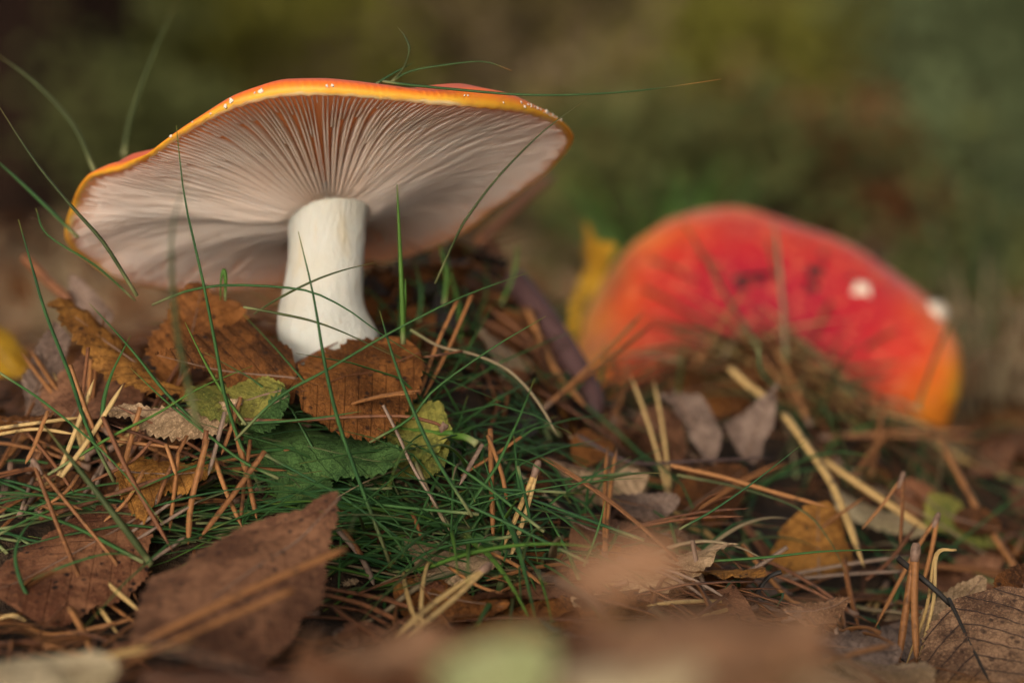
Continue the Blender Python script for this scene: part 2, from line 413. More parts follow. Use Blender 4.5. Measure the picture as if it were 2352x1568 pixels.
prof = [(-.0006, -.0003, .0), (.0002, -.0003, .02), (.0009, .0000, .06), (.0013, .0006, .12), (.0014, .0014, .24), (.0010, .0025, .42), (.0002, .0034, .60), (-.0014, .0041, .76), (-.0038, .0046, .84)]
tops = [.88, .78, .64, .48, .30, .14]
for (dr, dh, e) in prof:
    for i in range(NA):
        a = 2 * math.pi * i / NA; m = marg(a)
        j = .00018 * math.sin(97 * a) * (1 if e < .1 else 0)
        V.append(cap_pt(a, rim_r(a) + dr, flesh_h(a, 1) + dh * m + j)); ED.append(e); AN.append(a)
for t in tops:
    for i in range(NA):
        a = 2 * math.pi * i / NA
        th = mh(a) * 1.12 + .0075 * (1 - t)
        V.append(cap_pt(a, R0 + (rim_r(a) - R0) * t, rim_h(a) * t ** 1.25 + .0045 * math.sin(math.pi * t) + th)); ED.append(.85 + .15 * (1 - t)); AN.append(a)
nr = len(prof) + len(tops)
for r_ in range(nr - 1):
    for i in range(NA):
        i2 = (i + 1) % NA
        F.append((r_ * NA + i, r_ * NA + i2, (r_ + 1) * NA + i2, (r_ + 1) * NA + i))
V.append(cap_pt(0, 0, .0145)); ED.append(1); AN.append(0)
F += [((nr - 1) * NA + i, (nr - 1) * NA + (i + 1) % NA, len(V) - 1) for i in range(NA)]
cap = mesh_obj('cap', V, F, M['cap'], mush, HUB, attrs={'edge': ED, 'ang': AN})
# underside flesh the gills hang from
V, F = [], []; TS = [0, .08, .16, .25, .35, .45, .55, .65, .75, .84, .92, 1.0]
for t in TS:
    for i in range(NA):
        a = 2 * math.pi * i / NA; V.append(cap_pt(a, R0 * .6 + (rim_r(a) - R0 * .6) * t, flesh_h(a, t)))
for r_ in range(len(TS) - 1):
    for i in range(NA):
        i2 = (i + 1) % NA; F.append((r_ * NA + i, (r_ + 1) * NA + i, (r_ + 1) * NA + i2, r_ * NA + i2))
mesh_obj('cap_underside', V, F, M['flesh'], cap, HUB)
# gills: each lamella its own mesh
NG = 298; rng = random.Random(5)
def gill_geo(gi):
    a = 2 * math.pi * (gi + rng.uniform(-.13, .13)) / NG
    full = gi % 3 != 0
    t0 = 0.0 if full else rng.uniform(.25, .88)
    
    n = 13; V, U = [], []
    wob = rng.uniform(-1, 1) * .0010; ph = rng.uniform(0, 6)
    dk = rng.uniform(.95, 1.04)
    for i in range(n):
        s = i / (n - 1); t = t0 + (1 - t0) * s
        d = gill_d(t) * dk
        if t0 > .15: d *= min(1, (.12 + s * 5)) ** .8
        aa = a + wob * math.sin(math.pi * s) + .0008 * math.sin(ph + 7 * t) * (1 - t)
        r = R0 + (rim_r(a) - R0) * t * .992
        h = flesh_h(a, t)
        tw = min(.00024, r * 2 * math.pi / NG * .26); te = min(.00017, tw * .8)
        hw = tw / r; he = te / r
        jag = .00012 * math.sin(ph + 60 * s) 
        V += [cap_pt(aa - hw, r, h + .0004), cap_pt(aa - he, r, h - d + jag), cap_pt(aa + he, r, h - d + jag), cap_pt(aa + hw, r, h + .0004)]
        U += [(s, 0), (s, 1), (s, 1), (s, 0)]
    F = []
    for i in range(n - 1):
        for q in range(3): F.append((i * 4 + q, i * 4 + q + 1, i * 4 + 4 + q + 1, i * 4 + 4 + q))
    F += [(0, 1, 2, 3), (n * 4 - 1, n * 4 - 2, n * 4 - 3, n * 4 - 4)]
    return a, V, F, U
for gi in range(NG):
    a, V, F, U = gill_geo(gi); ad = math.degrees(a) % 360
    mesh_obj('gill', V, F, M['gill'], cap, HUB, U, smooth=False)
# crumbs of white veil along the margin
def crumb(name, loc, r, mat, parent, seed, flat=.6, nrm=Vector((0, -1, 0))):
    import bmesh
    bm = bmesh.new(); bmesh.ops.create_icosphere(bm, subdivisions=2, radius=1)
    rr = random.Random(seed); off = Vector((rr.random(), rr.random(), rr.random())) * 50
    q = nrm.to_track_quat('Z', 'Y')
    V = []
    for v in bm.verts:
        c = v.co * (1 + 1.1 * mnoise.noise(v.co * 1.5 + off)); c.z *= flat; V.append(loc + q @ (c * r))
    F = [tuple(x.index for x in f.verts) for f in bm.faces]; bm.free()
    return mesh_obj(name, V, F, mat, parent, loc, smooth=True)
def ang_of(px, py, d):
    q = P(px, py, d) - HUB; return math.atan2(q.dot(E2), q.dot(E1)) % (2 * math.pi)
rr = random.Random(3)
spec = [(600,215,.687,.0011),(585,217,.687,.0006),(535,236,.690,.0014),(520,246,.690,.0009),(488,265,.692,.0010),(452,288,.695,.0006),(765,212,.686,.0010),(752,213,.686,.0006),
        (402,318,.698,.0008),(1064,238,.695,.0006),(1075,240,.695,.0005),(1250,268,.718,.0008),(1262,275,.72,.0008),(1150,247,.702,.0005)]
for i in range(15): spec.append((1185 + i * 5.5, 246 + i * 2.2 + rr.uniform(-3, 3), .708 + i * .0013, rr.uniform(.0005, .0010)))
for i, (px, py, d, r) in enumerate(spec):
    a = ang_of(px, py, d); e = rr.choice([3, 4, 4])
    dr, dh, _ = prof[e]
    crumb('veil_fleck', cap_pt(a, rim_r(a) + dr + .0001, flesh_h(a, 1) + dh * marg(a)), r * rr.uniform(.3, .6), M['veil'], cap, i, .28, (E1 * math.cos(a) + E2 * math.sin(a)))
# stem
LE = [(430,668),(470,662),(500,661),(560,664),(620,659),(680,647),(740,632),(780,642),(830,668),(880,690)]
RE = [(430,846),(470,845),(500,842),(560,838),(620,835),(690,832),(715,838),(740,856),(765,872),(830,876),(880,860)]
V, F = [], []; NS = 48; ys = list(range(406, 890, 8))
def smt(tab, y): return float(np.mean([np.interp(y + q, [a for a, _ in tab], [b for _, b in tab]) for q in np.linspace(-26, 26, 9)]))
for j, y in enumerate(ys):
    xl = smt(LE, y); xr = smt(RE, y)
    d = .748; c = P((xl + xr) / 2, y, d); hw = (xr - xl) / 2 / FPX * d
    for i in range(NS):
        a = 2 * math.pi * i / NS
        rr_ = hw * (1 + .022 * mnoise.fractal(Vector((math.cos(a) * 2, math.sin(a) * 2, y * .012)), 1, 2, 4) + .004 * math.sin(a * 23 + math.sin(y * .02)))
        wt = min(1, max(0, (520 - y) / 90)); wt = wt * wt * (3 - 2 * wt); rr_ *= 1 + .05 * wt
        V.append(c + Vector((math.cos(a) * rr_, math.sin(a) * rr_, -math.sin(a) * rr_ * .50 * wt)))
for j in range(len(ys) - 1):
    for i in range(NS):
        i2 = (i + 1) % NS; F.append((j * NS + i, (j + 1) * NS + i, (j + 1) * NS + i2, j * NS + i2))
F.append(tuple(range(NS))); F.append(tuple((len(ys) - 1) * NS + i for i in range(NS))[::-1])
mesh_obj('stem', V, F, M['stem'], mush, P(752, 862, .748))

# ------------------------------------------------------------------ the red mushroom behind
M['cap2'] = cap_mat('cap_red', [(.0, (.68, .33, .016)), (.10, (.68, .21, .015)), (.28, (.58, .092, .013)), (.46, (.47, .034, .014)), (.66, (.38, .014, .018)), (.9, (.31, .008, .022)), (1.0, (.30, .008, .024))], .38, .25, 0, .5)
m2base = P(1800, 985, .935); m2 = empty('mushroom', m2base)
tag(m2, 'red toadstool with orange margin and white warts half buried in litter', 'mushroom')
C2 = P(1772, 738, .935)
ax_x = Vector((.93, -.10, -.25)).normalized()
ax_n = Vector((.13, -.60, .72)); ax_n = (ax_n - ax_x * ax_n.dot(ax_x)).normalized()
ax_y = ax_n.cross(ax_x).normalized()                    # away, up
V, F, ED, AN = [], [], [], []; NB = 96
pr = [(0, .000, 1.0), (.12, .0008, .95), (.25, .0018, .86), (.4, .0028, .74), (.55, .0028, .60), (.7, .0008, .44), (.82, -.0035, .30), (.91, -.009, .18), (.97, -.016, .08), (1.0, -.023, .02), (.985, -.0255, 0), (.93, -.023, 0), (.7, -.012, 0), (.2, -.008, 0)]
def c2pt(r, h, a):
    da = lambda c, w_: math.exp(-(((a - c + math.pi) % (2 * math.pi) - math.pi) / w_) ** 2)
    RR = .0605 * (1 + .10 * da(.72, .40) + .02 * da(.2, .35) + .04 * da(2.45, .35) - .04 * da(1.62, .35) + .035 * math.sin(2 * a + .6) + .03 * math.sin(3 * a + 2) + .015 * math.sin(7 * a))
    wv = -.013 * da(5.85, .42) * r ** 4 + .0045 * math.sin(3 * a + 1.2) * r ** 2 + .003 * math.sin(5 * a) * r ** 3
    h += .0032 * r * mnoise.fractal(Vector((math.cos(a) * r * 1.7, math.sin(a) * r * 1.7, 4.2)), 1, 2, 3)
    return C2 + ax_x * (math.cos(a) * r * RR * 1.02) + ax_y * (math.sin(a) * r * RR * (1.17 if math.sin(a) > 0 else 1.0)) + ax_n * (h + wv)
_pi = np.arange(len(pr)); _pf = np.linspace(0, len(pr) - 1, 40); pr = [tuple(float(np.interp(q, _pi, [x[c] for x in pr])) for c in range(3)) for q in _pf]
for (r, h, e) in pr:
    for i in range(NB):
        a = 2 * math.pi * i / NB; V.append(c2pt(max(r, .002), h, a)); ED.append(e); AN.append(a)
for j in range(len(pr) - 1):
    for i in range(NB):
        i2 = (i + 1) % NB; F.append((j * NB + i, j * NB + i2, (j + 1) * NB + i2, (j + 1) * NB + i))
cap2 = mesh_obj('cap', V, F, M['cap2'], m2, C2, attrs={'edge': ED, 'ang': AN})
st = tube(smooth_path([C2 - ax_n * .006, C2 - ax_n * .035 + Vector((0, 0, -.005)), m2base + Vector((0, .02, -.03))], 8), lambda t: .010 + .003 * t, 16)
mesh_obj('stem', st[0], st[1], M['stem'], m2, m2base)
def ray_cap2(px, py):
    """nearest cap vertex to a pixel, seen from the front"""
    best = None
    for v, e in zip(V, ED):
        if e <= 0.01: continue
        q = v - CAM; d = q.dot(FW); x = 1176 + q.x / d * FPX; y = 784 - q.dot(UP) / d * FPX
        s = (x - px) ** 2 + (y - py) ** 2 + (d - .9) * 3000
        if best is None or s < best[0]: best = (s, v)
    return best[1]
crumb('wart', ray_cap2(1985, 672), .0034, M['veil'], cap2, 71, .4, ax_n)
crumb('wart', ray_cap2(2143, 712), .0044, M['veil'], cap2, 72, .4, ax_n)
for i, (px, py, r) in enumerate([(1870, 632, .0026), (1865, 660, .0022), (1700, 650, .0022), (2040, 570, .002), (1745, 640, .0018)]):
    crumb('dirt_speck', ray_cap2(px, py), r, M['black'], cap2, 80 + i, .4, ax_n)

for i, (xa, ya, xb, yb, mt) in enumerate([(1690, 648, 1790, 640, 'black'), (1772, 560, 1782, 650, 'needlered'), (1500, 600, 1600, 655, 'needlered'), (1480, 660, 1640, 760, 'needlered'), (1600, 580, 1660, 640, 'needlered'), (1900, 700, 1870, 790, 'needlered'), (1990, 800, 2060, 770, 'needlered')]):
    pa, pb = ray_cap2(xa, ya) + ax_n * .0008, ray_cap2(xb, yb) + ax_n * .0008
    mv = tube(smooth_path([pa, pa.lerp(pb, .5) + ax_n * .001, pb], 10), lambda t: .0008 * (1.05 - .5 * t), 5)
    tag(mesh_obj('dry_grass_stem', mv[0], mv[1], M[mt], None, pa, mv[2]), ('blackened' if mt == 'black' else 'dark reddish') + ' dry stem stuck to the cap of the red toadstool', 'grass', 'stems stuck on the red cap')
for i in range(12):
    crumb('dirt_speck', ray_cap2(rr.uniform(1560, 2050), rr.uniform(560, 830)), rr.uniform(.0006, .0016), M['stalkdark'], cap2, 120 + i, .4, ax_n)
# ------------------------------------------------------------------ leaves
def prof_w(shape, u):
    if shape == 'ovate': return max(0, math.sin(math.pi * min(1, u) ** .62)) ** .85
    if shape == 'oval': return max(0, math.sin(math.pi * min(1, u) ** .85)) ** .62
    if shape == 'lance': return max(0, math.sin(math.pi * min(1, u) ** .8)) ** 1.0
    if shape == 'frag': return min(1, (max(0, math.sin(math.pi * u)) ** .35)) * (.85 + .15 * math.sin(9 * u))
def leaf_geo(base, tip, side, curl=.5, bend=.1, shape='ovate', serr=.08, teeth=22, seed=0, wave=.05, fold=0.0, outline=None, lift=None):
    rr = random.Random(seed)
    Uv = tip - base; L = Uv.length; Uv = Uv / L
    s = side - base; s = s - Uv * s.dot(Uv); W = max(s.length, 1e-4); Vv = s / W
    N = Uv.cross(Vv)
    mid = (base + tip) * .5
    if N.dot(CAM - mid) < 0: N = -N
    off = Vector((rr.random(), rr.random(), rr.random())) * 100
    nu = teeth * 3 if serr > .02 else 42; nv = 10
    if outline:
        poly = []
        for (px, py) in outline:          # the traced edge, laid on the leaf's own plane
            dr = P(px, py, 1) - CAM; q = CAM + dr * ((base - CAM).dot(N) / dr.dot(N)) - base
            poly.append((q.dot(Uv) / L, q.dot(Vv)))
        us = [q[0] for q in poly]; u0, u1 = min(us) + .004, max(us) - .004
        W = max(abs(q[1]) for q in poly)
        def span(u):
            xs = []
            for (a0, b0), (a1, b1) in zip(poly, poly[1:] + poly[:1]):
                if (a0 - u) * (a1 - u) <= 0 and abs(a1 - a0) > 1e-9: xs.append(b0 + (b1 - b0) * (u - a0) / (a1 - a0))
            return (min(xs), max(xs)) if xs else (0, 0)
    else:
        u0, u1 = 0, 1
        def span(u):
            w_ = prof_w(shape, u) * W; return -w_, w_
    def deform(u, x):
        c = curl / W
        if abs(curl) > .02: lx = math.sin(c * x) / c; lz = (1 - math.cos(c * x)) / c
        else: lx, lz = x, 0
        lz += fold * abs(x)
        lz += L * wave * mnoise.fractal(Vector((u * 2.2, x / W * .9, .3)) + off, 1, 2, 3)
        lz += L * bend * (2 * u - 1) ** 2
        lz -= .0005 * math.exp(-(x / W / .06) ** 2)
        lz += .00035 * math.cos((u * 9 - abs(x) / W * 3.2) * 2 * math.pi) * min(1, abs(x) / W * 4)
        return base + Uv * (u * L) + Vv * lx + N * lz
    Vt, Ft, UV = [], [], []
    for i in range(nu + 1):
        u = u0 + (u1 - u0) * i / nu
        tooth = (0.0, .55, 1.0)[i % 3] if serr > .02 else 0
        lo, hi = span(u)
        tl = serr * W * .75 * (tooth - .6 + rr.uniform(-.6, .6)) if 0 < i < nu else 0
        lo -= tl + W * .10 * mnoise.fractal(Vector((u * 5, -3, 0)) + off, 1, 2, 3); hi += tl + W * .10 * mnoise.fractal(Vector((u * 5, 3, 0)) + off, 1, 2, 3)
        if hi < lo: lo = hi = (lo + hi) / 2
        for j in range(nv + 1):
            x = lo + (hi - lo) * j / nv
            Vt.append(deform(u, x)); UV.append((u, x / W))
    m = nv + 1
    for i in range(nu):
        for j in range(nv): Ft.append((i * m + j, i * m + j + 1, (i + 1) * m + j + 1, (i + 1) * m + j))
    midp = [deform(q, 0) for q in (max(u0, 0), .2, .4, .6, .8, min(.97, u1))]
    return Vt, Ft, UV, midp, N

def leaf(label, mat, base, tip, side, curl=.4, bend=.06, shape='ovate', serr=.08, teeth=22, stalk=None, name='fallen_leaf', wave=.05, smat='sheath', seed=None, fold=0.0, group=None, srad=.0003, outline=None):
    b, t, s = P(*base), P(*tip), P(*side)
    sd_ = seed if seed is not None else hash((base, tip)) % 9999
    Vt, Ft, UV, midp, N = leaf_geo(b, t, s, curl, bend, shape, serr, teeth, sd_, wave, fold, outline)
    ob = mesh_obj(name, Vt, Ft, M[mat], None, b, UV)
    tag(ob, label, 'leaf', group)
    path = [p + N * .0002 for p in midp]
    if stalk: path = [P(*q) for q in stalk][::-1] + path
    sv = tube(smooth_path(path, 22), lambda q: srad * (1.25 - q), 5)
    mesh_obj('stalk', sv[0], sv[1], M[smat], ob, b, sv[2])
    return ob

L_ = leaf
L_('dark rust serrated leaf standing upright just left of the cream stem, its lobe highest', 'rust', (400,925,.725), (468,655,.745), (345,790,.735), -.5, .06, 'oval', .12, 20, outline=[(330,800),(345,760),(375,735),(400,690),(432,664),(465,658),(490,672),(510,695),(560,690),(575,712),(520,780),(440,850),(430,920),(390,910)])
L_('dark brown mottled leaf leaning against the left foot of the cream stem', 'rustdark', (700,880,.716), (348,822,.706), (560,708,.730), -.35, .05, 'oval', .05, 30, wave=.03, outline=[(352,820),(380,800),(430,785),(462,755),(510,725),(560,708),(600,738),(640,765),(670,800),(680,870),(672,930),(560,900),(470,850),(400,830)])
L_('rust orange leaf with midrib leaning on the right foot of the cream stem', 'rust', (965,820,.722), (682,905,.704), (800,760,.728), -.35, .03, 'oval', .05, 26, stalk=[(965,820,.722),(1010,815,.722),(1062,806,.724)], smat='needlered', outline=[(682,840),(712,815),(755,780),(830,762),(900,765),(935,790),(962,812),(976,850),(968,900),(930,940),(870,985),(760,975),(690,940),(678,890)])
L_('yellow green leaf tucked under the dark mottled leaf beside the stem', 'yellowgreen', (655,905,.703), (415,925,.699), (530,858,.709), -.4, .04, 'oval', .04, outline=[(415,930),(430,895),(480,868),(540,856),(600,862),(650,885),(665,915),(600,960),(480,965)])
L_('small round dark green leaf overlapping the yellow green leaf', 'green', (552,968,.699), (665,905,.699), (590,893,.706), -.3, .04, 'oval', .05, name='bramble_leaf')
L_('large dark green toothed bramble leaf lying below the cream stem', 'green', (556,1005,.707), (952,1064,.690), (770,966,.712), -.45, .05, 'oval', .09, 26, name='bramble_leaf', smat='grassolive', outline=[(545,990),(600,968),(700,966),(800,972),(860,990),(910,1025),(950,1062),(900,1082),(850,1096),(780,1088),(720,1075),(640,1050),(570,1030)])
L_('smaller dark green toothed bramble leaf hanging under the large one', 'green', (612,1040,.700), (742,1172,.686), (742,1068,.692), -.4, .06, 'oval', .10, 20, name='bramble_leaf', smat='grassolive', outline=[(600,1060),(625,1035),(680,1035),(730,1075),(768,1110),(762,1140),(735,1166),(690,1170),(640,1150),(610,1110)])
L_('yellow green leaf with thick pale stalk behind the large bramble leaf', 'yellowgreen', (1040,1000,.703), (870,975,.715), (975,905,.716), -.4, .04, 'oval', .06, stalk=[(1040,1000,.703),(1070,1004,.700),(1096,1020,.698)], smat='grassbright', srad=.0009, outline=[(875,980),(900,950),(950,915),(1005,912),(1025,950),(1042,1000),(1010,1040),(950,1060),(900,1040)])
L_('olive green leaf low in the grass below the pale stalked leaf', 'yellowgreen', (1030,1010,.706), (900,1090,.703), (1010,1075,.70), -.3, .04, 'oval', .06)
L_('orange brown folded leaf with ragged tip under the left rim of the cap', 'orange', (440,915,.713), (103,702,.737), (315,755,.742), -.9, .05, 'oval', .10, 22, wave=.07, outline=[(104,702),(150,700),(210,705),(260,735),(300,770),(318,815),(350,860),(440,900),(430,930),(340,900),(270,855),(200,800),(140,745)])
L_('grey brown leaf standing on edge left of the folded orange leaf', 'grey', (60,960,.735), (132,742,.748), (165,860,.742), .5, .08, 'ovate', .05, outline=[(55,960),(52,860),(80,800),(130,745),(165,790),(150,880),(140,965)])
L_('dull tan leaf lying under the folded orange leaf', 'umber', (165,968,.722), (270,800,.742), (345,880,.730), -.3, .04, 'oval', .05)
L_('pale grey leaf fragment behind the tip of the folded orange leaf', 'grey', (240,760,.775), (158,640,.790), (235,690,.785), .5, .1, 'ovate', .05)
L_('bright yellow leaf standing at the edge of the mound', 'yellow', (-45,740,.830), (48,872,.825), (45,770,.835), -.5, .08, 'oval', .04)
L_('low orange brown leaf edge among needles left of the mound', 'rust', (-20,965,.715), (135,960,.712), (60,945,.722), -.4, .06, 'ovate', .08)
L_('rolled tan leaf with ragged lower edge lying among needles', 'tan', (560,935,.700), (240,948,.694), (400,1000,.690), -.8, .05, 'oval', .12, 18, wave=.06, outline=[(243,945),(280,930),(360,938),(440,940),(500,930),(555,915),(545,960),(480,985),(430,992),(380,988),(340,990),(300,970),(250,965)])
L_('orange leaf with dark blotches partly covered by crossing needles', 'orange', (265,1090,.695), (500,1082,.690), (390,1040,.703), -.5, .06, 'oval', .07, outline=[(265,1090),(310,1055),(390,1045),(460,1055),(505,1080),(470,1110),(430,1125),(360,1130),(320,1170),(275,1130)])
L_('tan scrap of leaf under the blotched orange leaf', 'tan', (275,1140,.692), (350,1080,.696), (335,1130,.69), -.4, .05, 'frag', .08, 12)
L_('red brown leaf densely spotted black with a pointed corner', 'redbrown', (388,1150,.690), (-50,1385,.652), (110,1190,.684), -.4, .05, 'oval', .03, 30, wave=.025, outline=[(-60,1330),(0,1300),(50,1241),(135,1197),(237,1163),(338,1153),(388,1150),(362,1184),(352,1224),(338,1302),(288,1343),(170,1407),(95,1430),(0,1385),(-60,1380)])
L_('large flat umber brown leaf lying in front of the spotted leaf', 'umber', (780,1180,.655), (292,1515,.595), (372,1232,.640), -.35, .06, 'oval', .05, 34, wave=.035, outline=[(300,1500),(318,1410),(326,1360),(352,1290),(400,1270),(474,1221),(558,1194),(643,1190),(700,1192),(745,1175),(780,1168),(770,1225),(748,1262),(748,1353),(700,1410),(663,1465),(600,1530),(400,1540)])
L_('tan curled birch leaf with fine net veins among green grass', 'tan', (1158,1290,.690), (920,1234,.694), (1062,1218,.702), -.5, .06, 'ovate', .10, 22, outline=[(920,1234),(960,1245),(1000,1235),(1047,1226),(1106,1236),(1153,1263),(1150,1310),(1080,1330),(980,1315),(945,1280)])
L_('smooth orange brown leaf just below the net veined birch leaf', 'rust', (918,1345,.676), (1165,1405,.657), (1070,1325,.676), -.7, .05, 'oval', .03)
L_('small ragged tan leaf scrap lying by the large umber leaf', 'tan', (742,1300,.682), (815,1345,.678), (770,1338,.676), -.3, .05, 'frag', .12, 10)
L_('dark brown birch leaf with long black stalk and clear veins', 'birch', (2183,1388,.688), (2335,1690,.645), (2128,1565,.668), -.35, .04, 'ovate', .07, 30, stalk=[(2183,1388,.688),(2148,1353,.688),(2100,1312,.690),(2064,1282,.694)], smat='black', srad=.0007, wave=.03, outline=[(2183,1388),(2260,1372),(2290,1350),(2352,1345),(2450,1400),(2440,1550),(2360,1680),(2250,1680),(2120,1600),(2112,1540),(2120,1470),(2150,1430)])
L_('brown leaf curling up behind the black stalked birch leaf', 'rustdark', (2330,1420,.70), (2365,1300,.712), (2420,1370,.705), .4, .08, 'oval', .05)
L_('pale tan leaf behind the black stalked birch leaf', 'tan', (2115,1475,.702), (2258,1328,.716), (2145,1370,.712), -.4, .05, 'oval', .05)
L_('grey brown leaf lying left of the upright needle pair', 'grey', (1865,1480,.660), (2070,1492,.664), (1965,1432,.675), -.3, .04, 'oval', .05)
L_('tan curled leaf with blackened edge under the birch leaf', 'tan', (1925,1530,.640), (2140,1535,.650), (2020,1572,.630), -.9, .04, 'oval', .08)
L_('orange brown leaf standing beside the pale straws', 'orange', (1880,1345,.748), (1878,1145,.768), (1968,1250,.758), -.4, .06, 'oval', .04, outline=[(1767,1270),(1800,1200),(1850,1165),(1900,1160),(1940,1200),(1957,1270),(1950,1310),(1880,1330),(1820,1340),(1780,1310)])
L_('cream coloured leaf strip crossed by straws', 'cream', (1900,1138,.795), (2152,1228,.800), (2040,1148,.805), -.5, .04, 'oval', .05, wave=.04, outline=[(1900,1140),(1950,1135),(2010,1165),(2080,1185),(2145,1215),(2110,1232),(2060,1218),(1990,1200),(1930,1180)])
L_('yellow green leaf with rotten brown corner beyond the straws', 'yellowgreen', (2118,1150,.800), (2310,1262,.790), (2225,1135,.805), -.5, .06, 'oval', .06, outline=[(2118,1165),(2135,1135),(2190,1128),(2215,1150),(2225,1200),(2280,1235),(2300,1262),(2250,1260),(2180,1225),(2120,1205)])
L_('dark rotten leaf curl beside the yellow green leaf', 'rustdark', (2190,1190,.795), (2300,1215,.79), (2240,1240,.79), .8, .06, 'oval', .05)
L_('grey pointed leaf hanging tip down before the red toadstool', 'grey', (1545,895,.805), (1645,1068,.786), (1640,915,.800), -.35, .05, 'ovate', .05, outline=[(1508,910),(1560,905),(1612,905),(1640,950),(1660,1000),(1645,1068),(1610,1045),(1575,975),(1540,935)])
L_('grey folded leaf wedge beside the hanging pointed leaf', 'grey', (1705,1065,.79), (1778,895,.80), (1665,965,.795), -.6, .05, 'ovate', .05, outline=[(1662,960),(1700,945),(1782,885),(1778,960),(1755,1040),(1730,1068),(1695,1045),(1680,1000)])
L_('brown blotched leaf leaning on litter in front of red toadstool', 'rust', (1540,925,.870), (1750,845,.875), (1640,815,.885), -.3, .04, 'oval', .04, outline=[(1530,930),(1545,880),(1600,835),(1680,820),(1745,850),(1750,900),(1700,940),(1600,960)])
L_('pinkish tan leaf lying on the grass slope between the mushrooms', 'tan', (1252,1055,.748), (1490,1112,.752), (1385,1160,.742), -.4, .05, 'oval', .04, outline=[(1255,1055),(1300,1075),(1380,1085),(1450,1080),(1488,1100),(1470,1140),(1400,1150),(1340,1150),(1300,1120)])
L_('small orange curled leaf on the slope between the mushrooms', 'rust', (1320,1000,.765), (1405,1045,.762), (1375,980,.77), -.6, .06, 'oval', .04)
L_('brown leaf lying against the buried rim of the red toadstool', 'umber', (1865,1025,.865), (2010,958,.872), (1930,935,.875), -.4, .05, 'oval', .05)
L_('red brown leaf below the hanging grey leaf', 'rustdark', (1550,1190,.762), (1710,1080,.778), (1590,1075,.772), -.4, .05, 'oval', .05)
L_('dull brown leaf behind the hanging grey leaf', 'umber', (1470,945,.81), (1575,1065,.80), (1565,970,.80), -.4, .05, 'oval', .05)
L_('ragged yellow leaf propped against the orange side of the toadstool', 'yellow', (1335,790,.925), (1352,508,.945), (1388,640,.935), .9, .12, 'oval', .15, 12, wave=.10, outline=[(1345,520),(1372,560),(1430,578),(1402,625),(1352,700),(1335,800),(1300,780),(1322,680),(1340,590)])
L_('brown leaf half hidden in grass right of the toadstool rim', 'umber', (2230,1090,.86), (2330,1010,.87), (2300,1080,.86), -.4, .05, 'oval', .05)
L_('curled umber leaf half under the edge of the grass patch', 'umber', (1320,1205,.722), (1490,1245,.715), (1415,1165,.728), -.6, .06, 'ovate', .06)
L_('ragged tan scrap near the standing foreground leaf', 'tan', (1300,1380,.672), (1350,1440,.662), (1345,1385,.668), -.4, .06, 'frag', .14, 10)
L_('dull rust leaf lying between the hooked twig and the grass', 'rustdark', (1560,1300,.712), (1730,1345,.705), (1640,1265,.722), -.5, .06, 'oval', .05)
L_('fawn leaf lying below the orange brown leaf', 'fawn', (1800,1420,.690), (1950,1380,.705), (1860,1365,.705), -.5, .06, 'ovate', .06)
L_('grey brown leaf on the slope below the pinkish tan leaf', 'grey', (1400,1160,.735), (1560,1150,.745), (1480,1120,.745), -.5, .05, 'oval', .05)
L_('red brown leaf right of the cream leaf strip', 'redbrown', (2060,1115,.815), (2170,1180,.81), (2140,1110,.815), -.4, .05, 'oval', .05)
# the soft foreground
L_('pale brown leaf standing up alone in the near foreground', 'fawn', (1318,1345,.385), (1600,1290,.380), (1450,1205,.390), -.5, .06, 'oval', .06, wave=.06, outline=[(1300,1320),(1340,1250),(1420,1230),(1480,1195),(1565,1255),(1590,1310),(1540,1352),(1450,1345),(1370,1390),(1320,1360)])
L_('broad fawn brown leaf under the standing foreground leaf', 'fawn', (1200,1600,.385), (1900,1430,.40), (1500,1385,.405), -.5, .04, 'oval', .05)
L_('pale green leaf lying in the near foreground litter', 'palegreen', (1010,1600,.375), (1265,1490,.380), (1120,1450,.385), -.3, .04, 'oval', .04)
L_('tan leaf lying beside the pale green foreground leaf', 'cream', (1280,1590,.37), (1620,1545,.372), (1450,1505,.380), -.4, .04, 'oval', .04)
L_('orange brown leaf left of the pale green foreground leaf', 'fawn', (690,1590,.465), (1040,1470,.482), (840,1440,.485), -.4, .05, 'oval', .05)
L_('cream tan leaf edge in the lower corner of the litter', 'cream', (-60,1570,.535), (260,1525,.555), (100,1485,.56), -.4, .04, 'oval', .05)
L_('red brown leaf in front of the large umber leaf', 'redbrown', (330,1580,.515), (760,1545,.525), (560,1490,.54), -.4, .04, 'oval', .05)
L_('dark brown leaf beyond the broad foreground leaf', 'redbrown', (1500,1500,.46), (1900,1500,.48), (1720,1385,.48), -.4, .04, 'oval', .05)
L_('rust leaf tucked beneath the standing foreground leaf', 'orange', (1330,1440,.47), (1600,1420,.475), (1450,1375,.485), -.4, .05, 'oval', .05)
L_('brown leaf lying in front of the orange brown foreground leaf', 'rust', (900,1480,.52), (1240,1440,.53), (1080,1400,.545), -.4, .05, 'oval', .05)

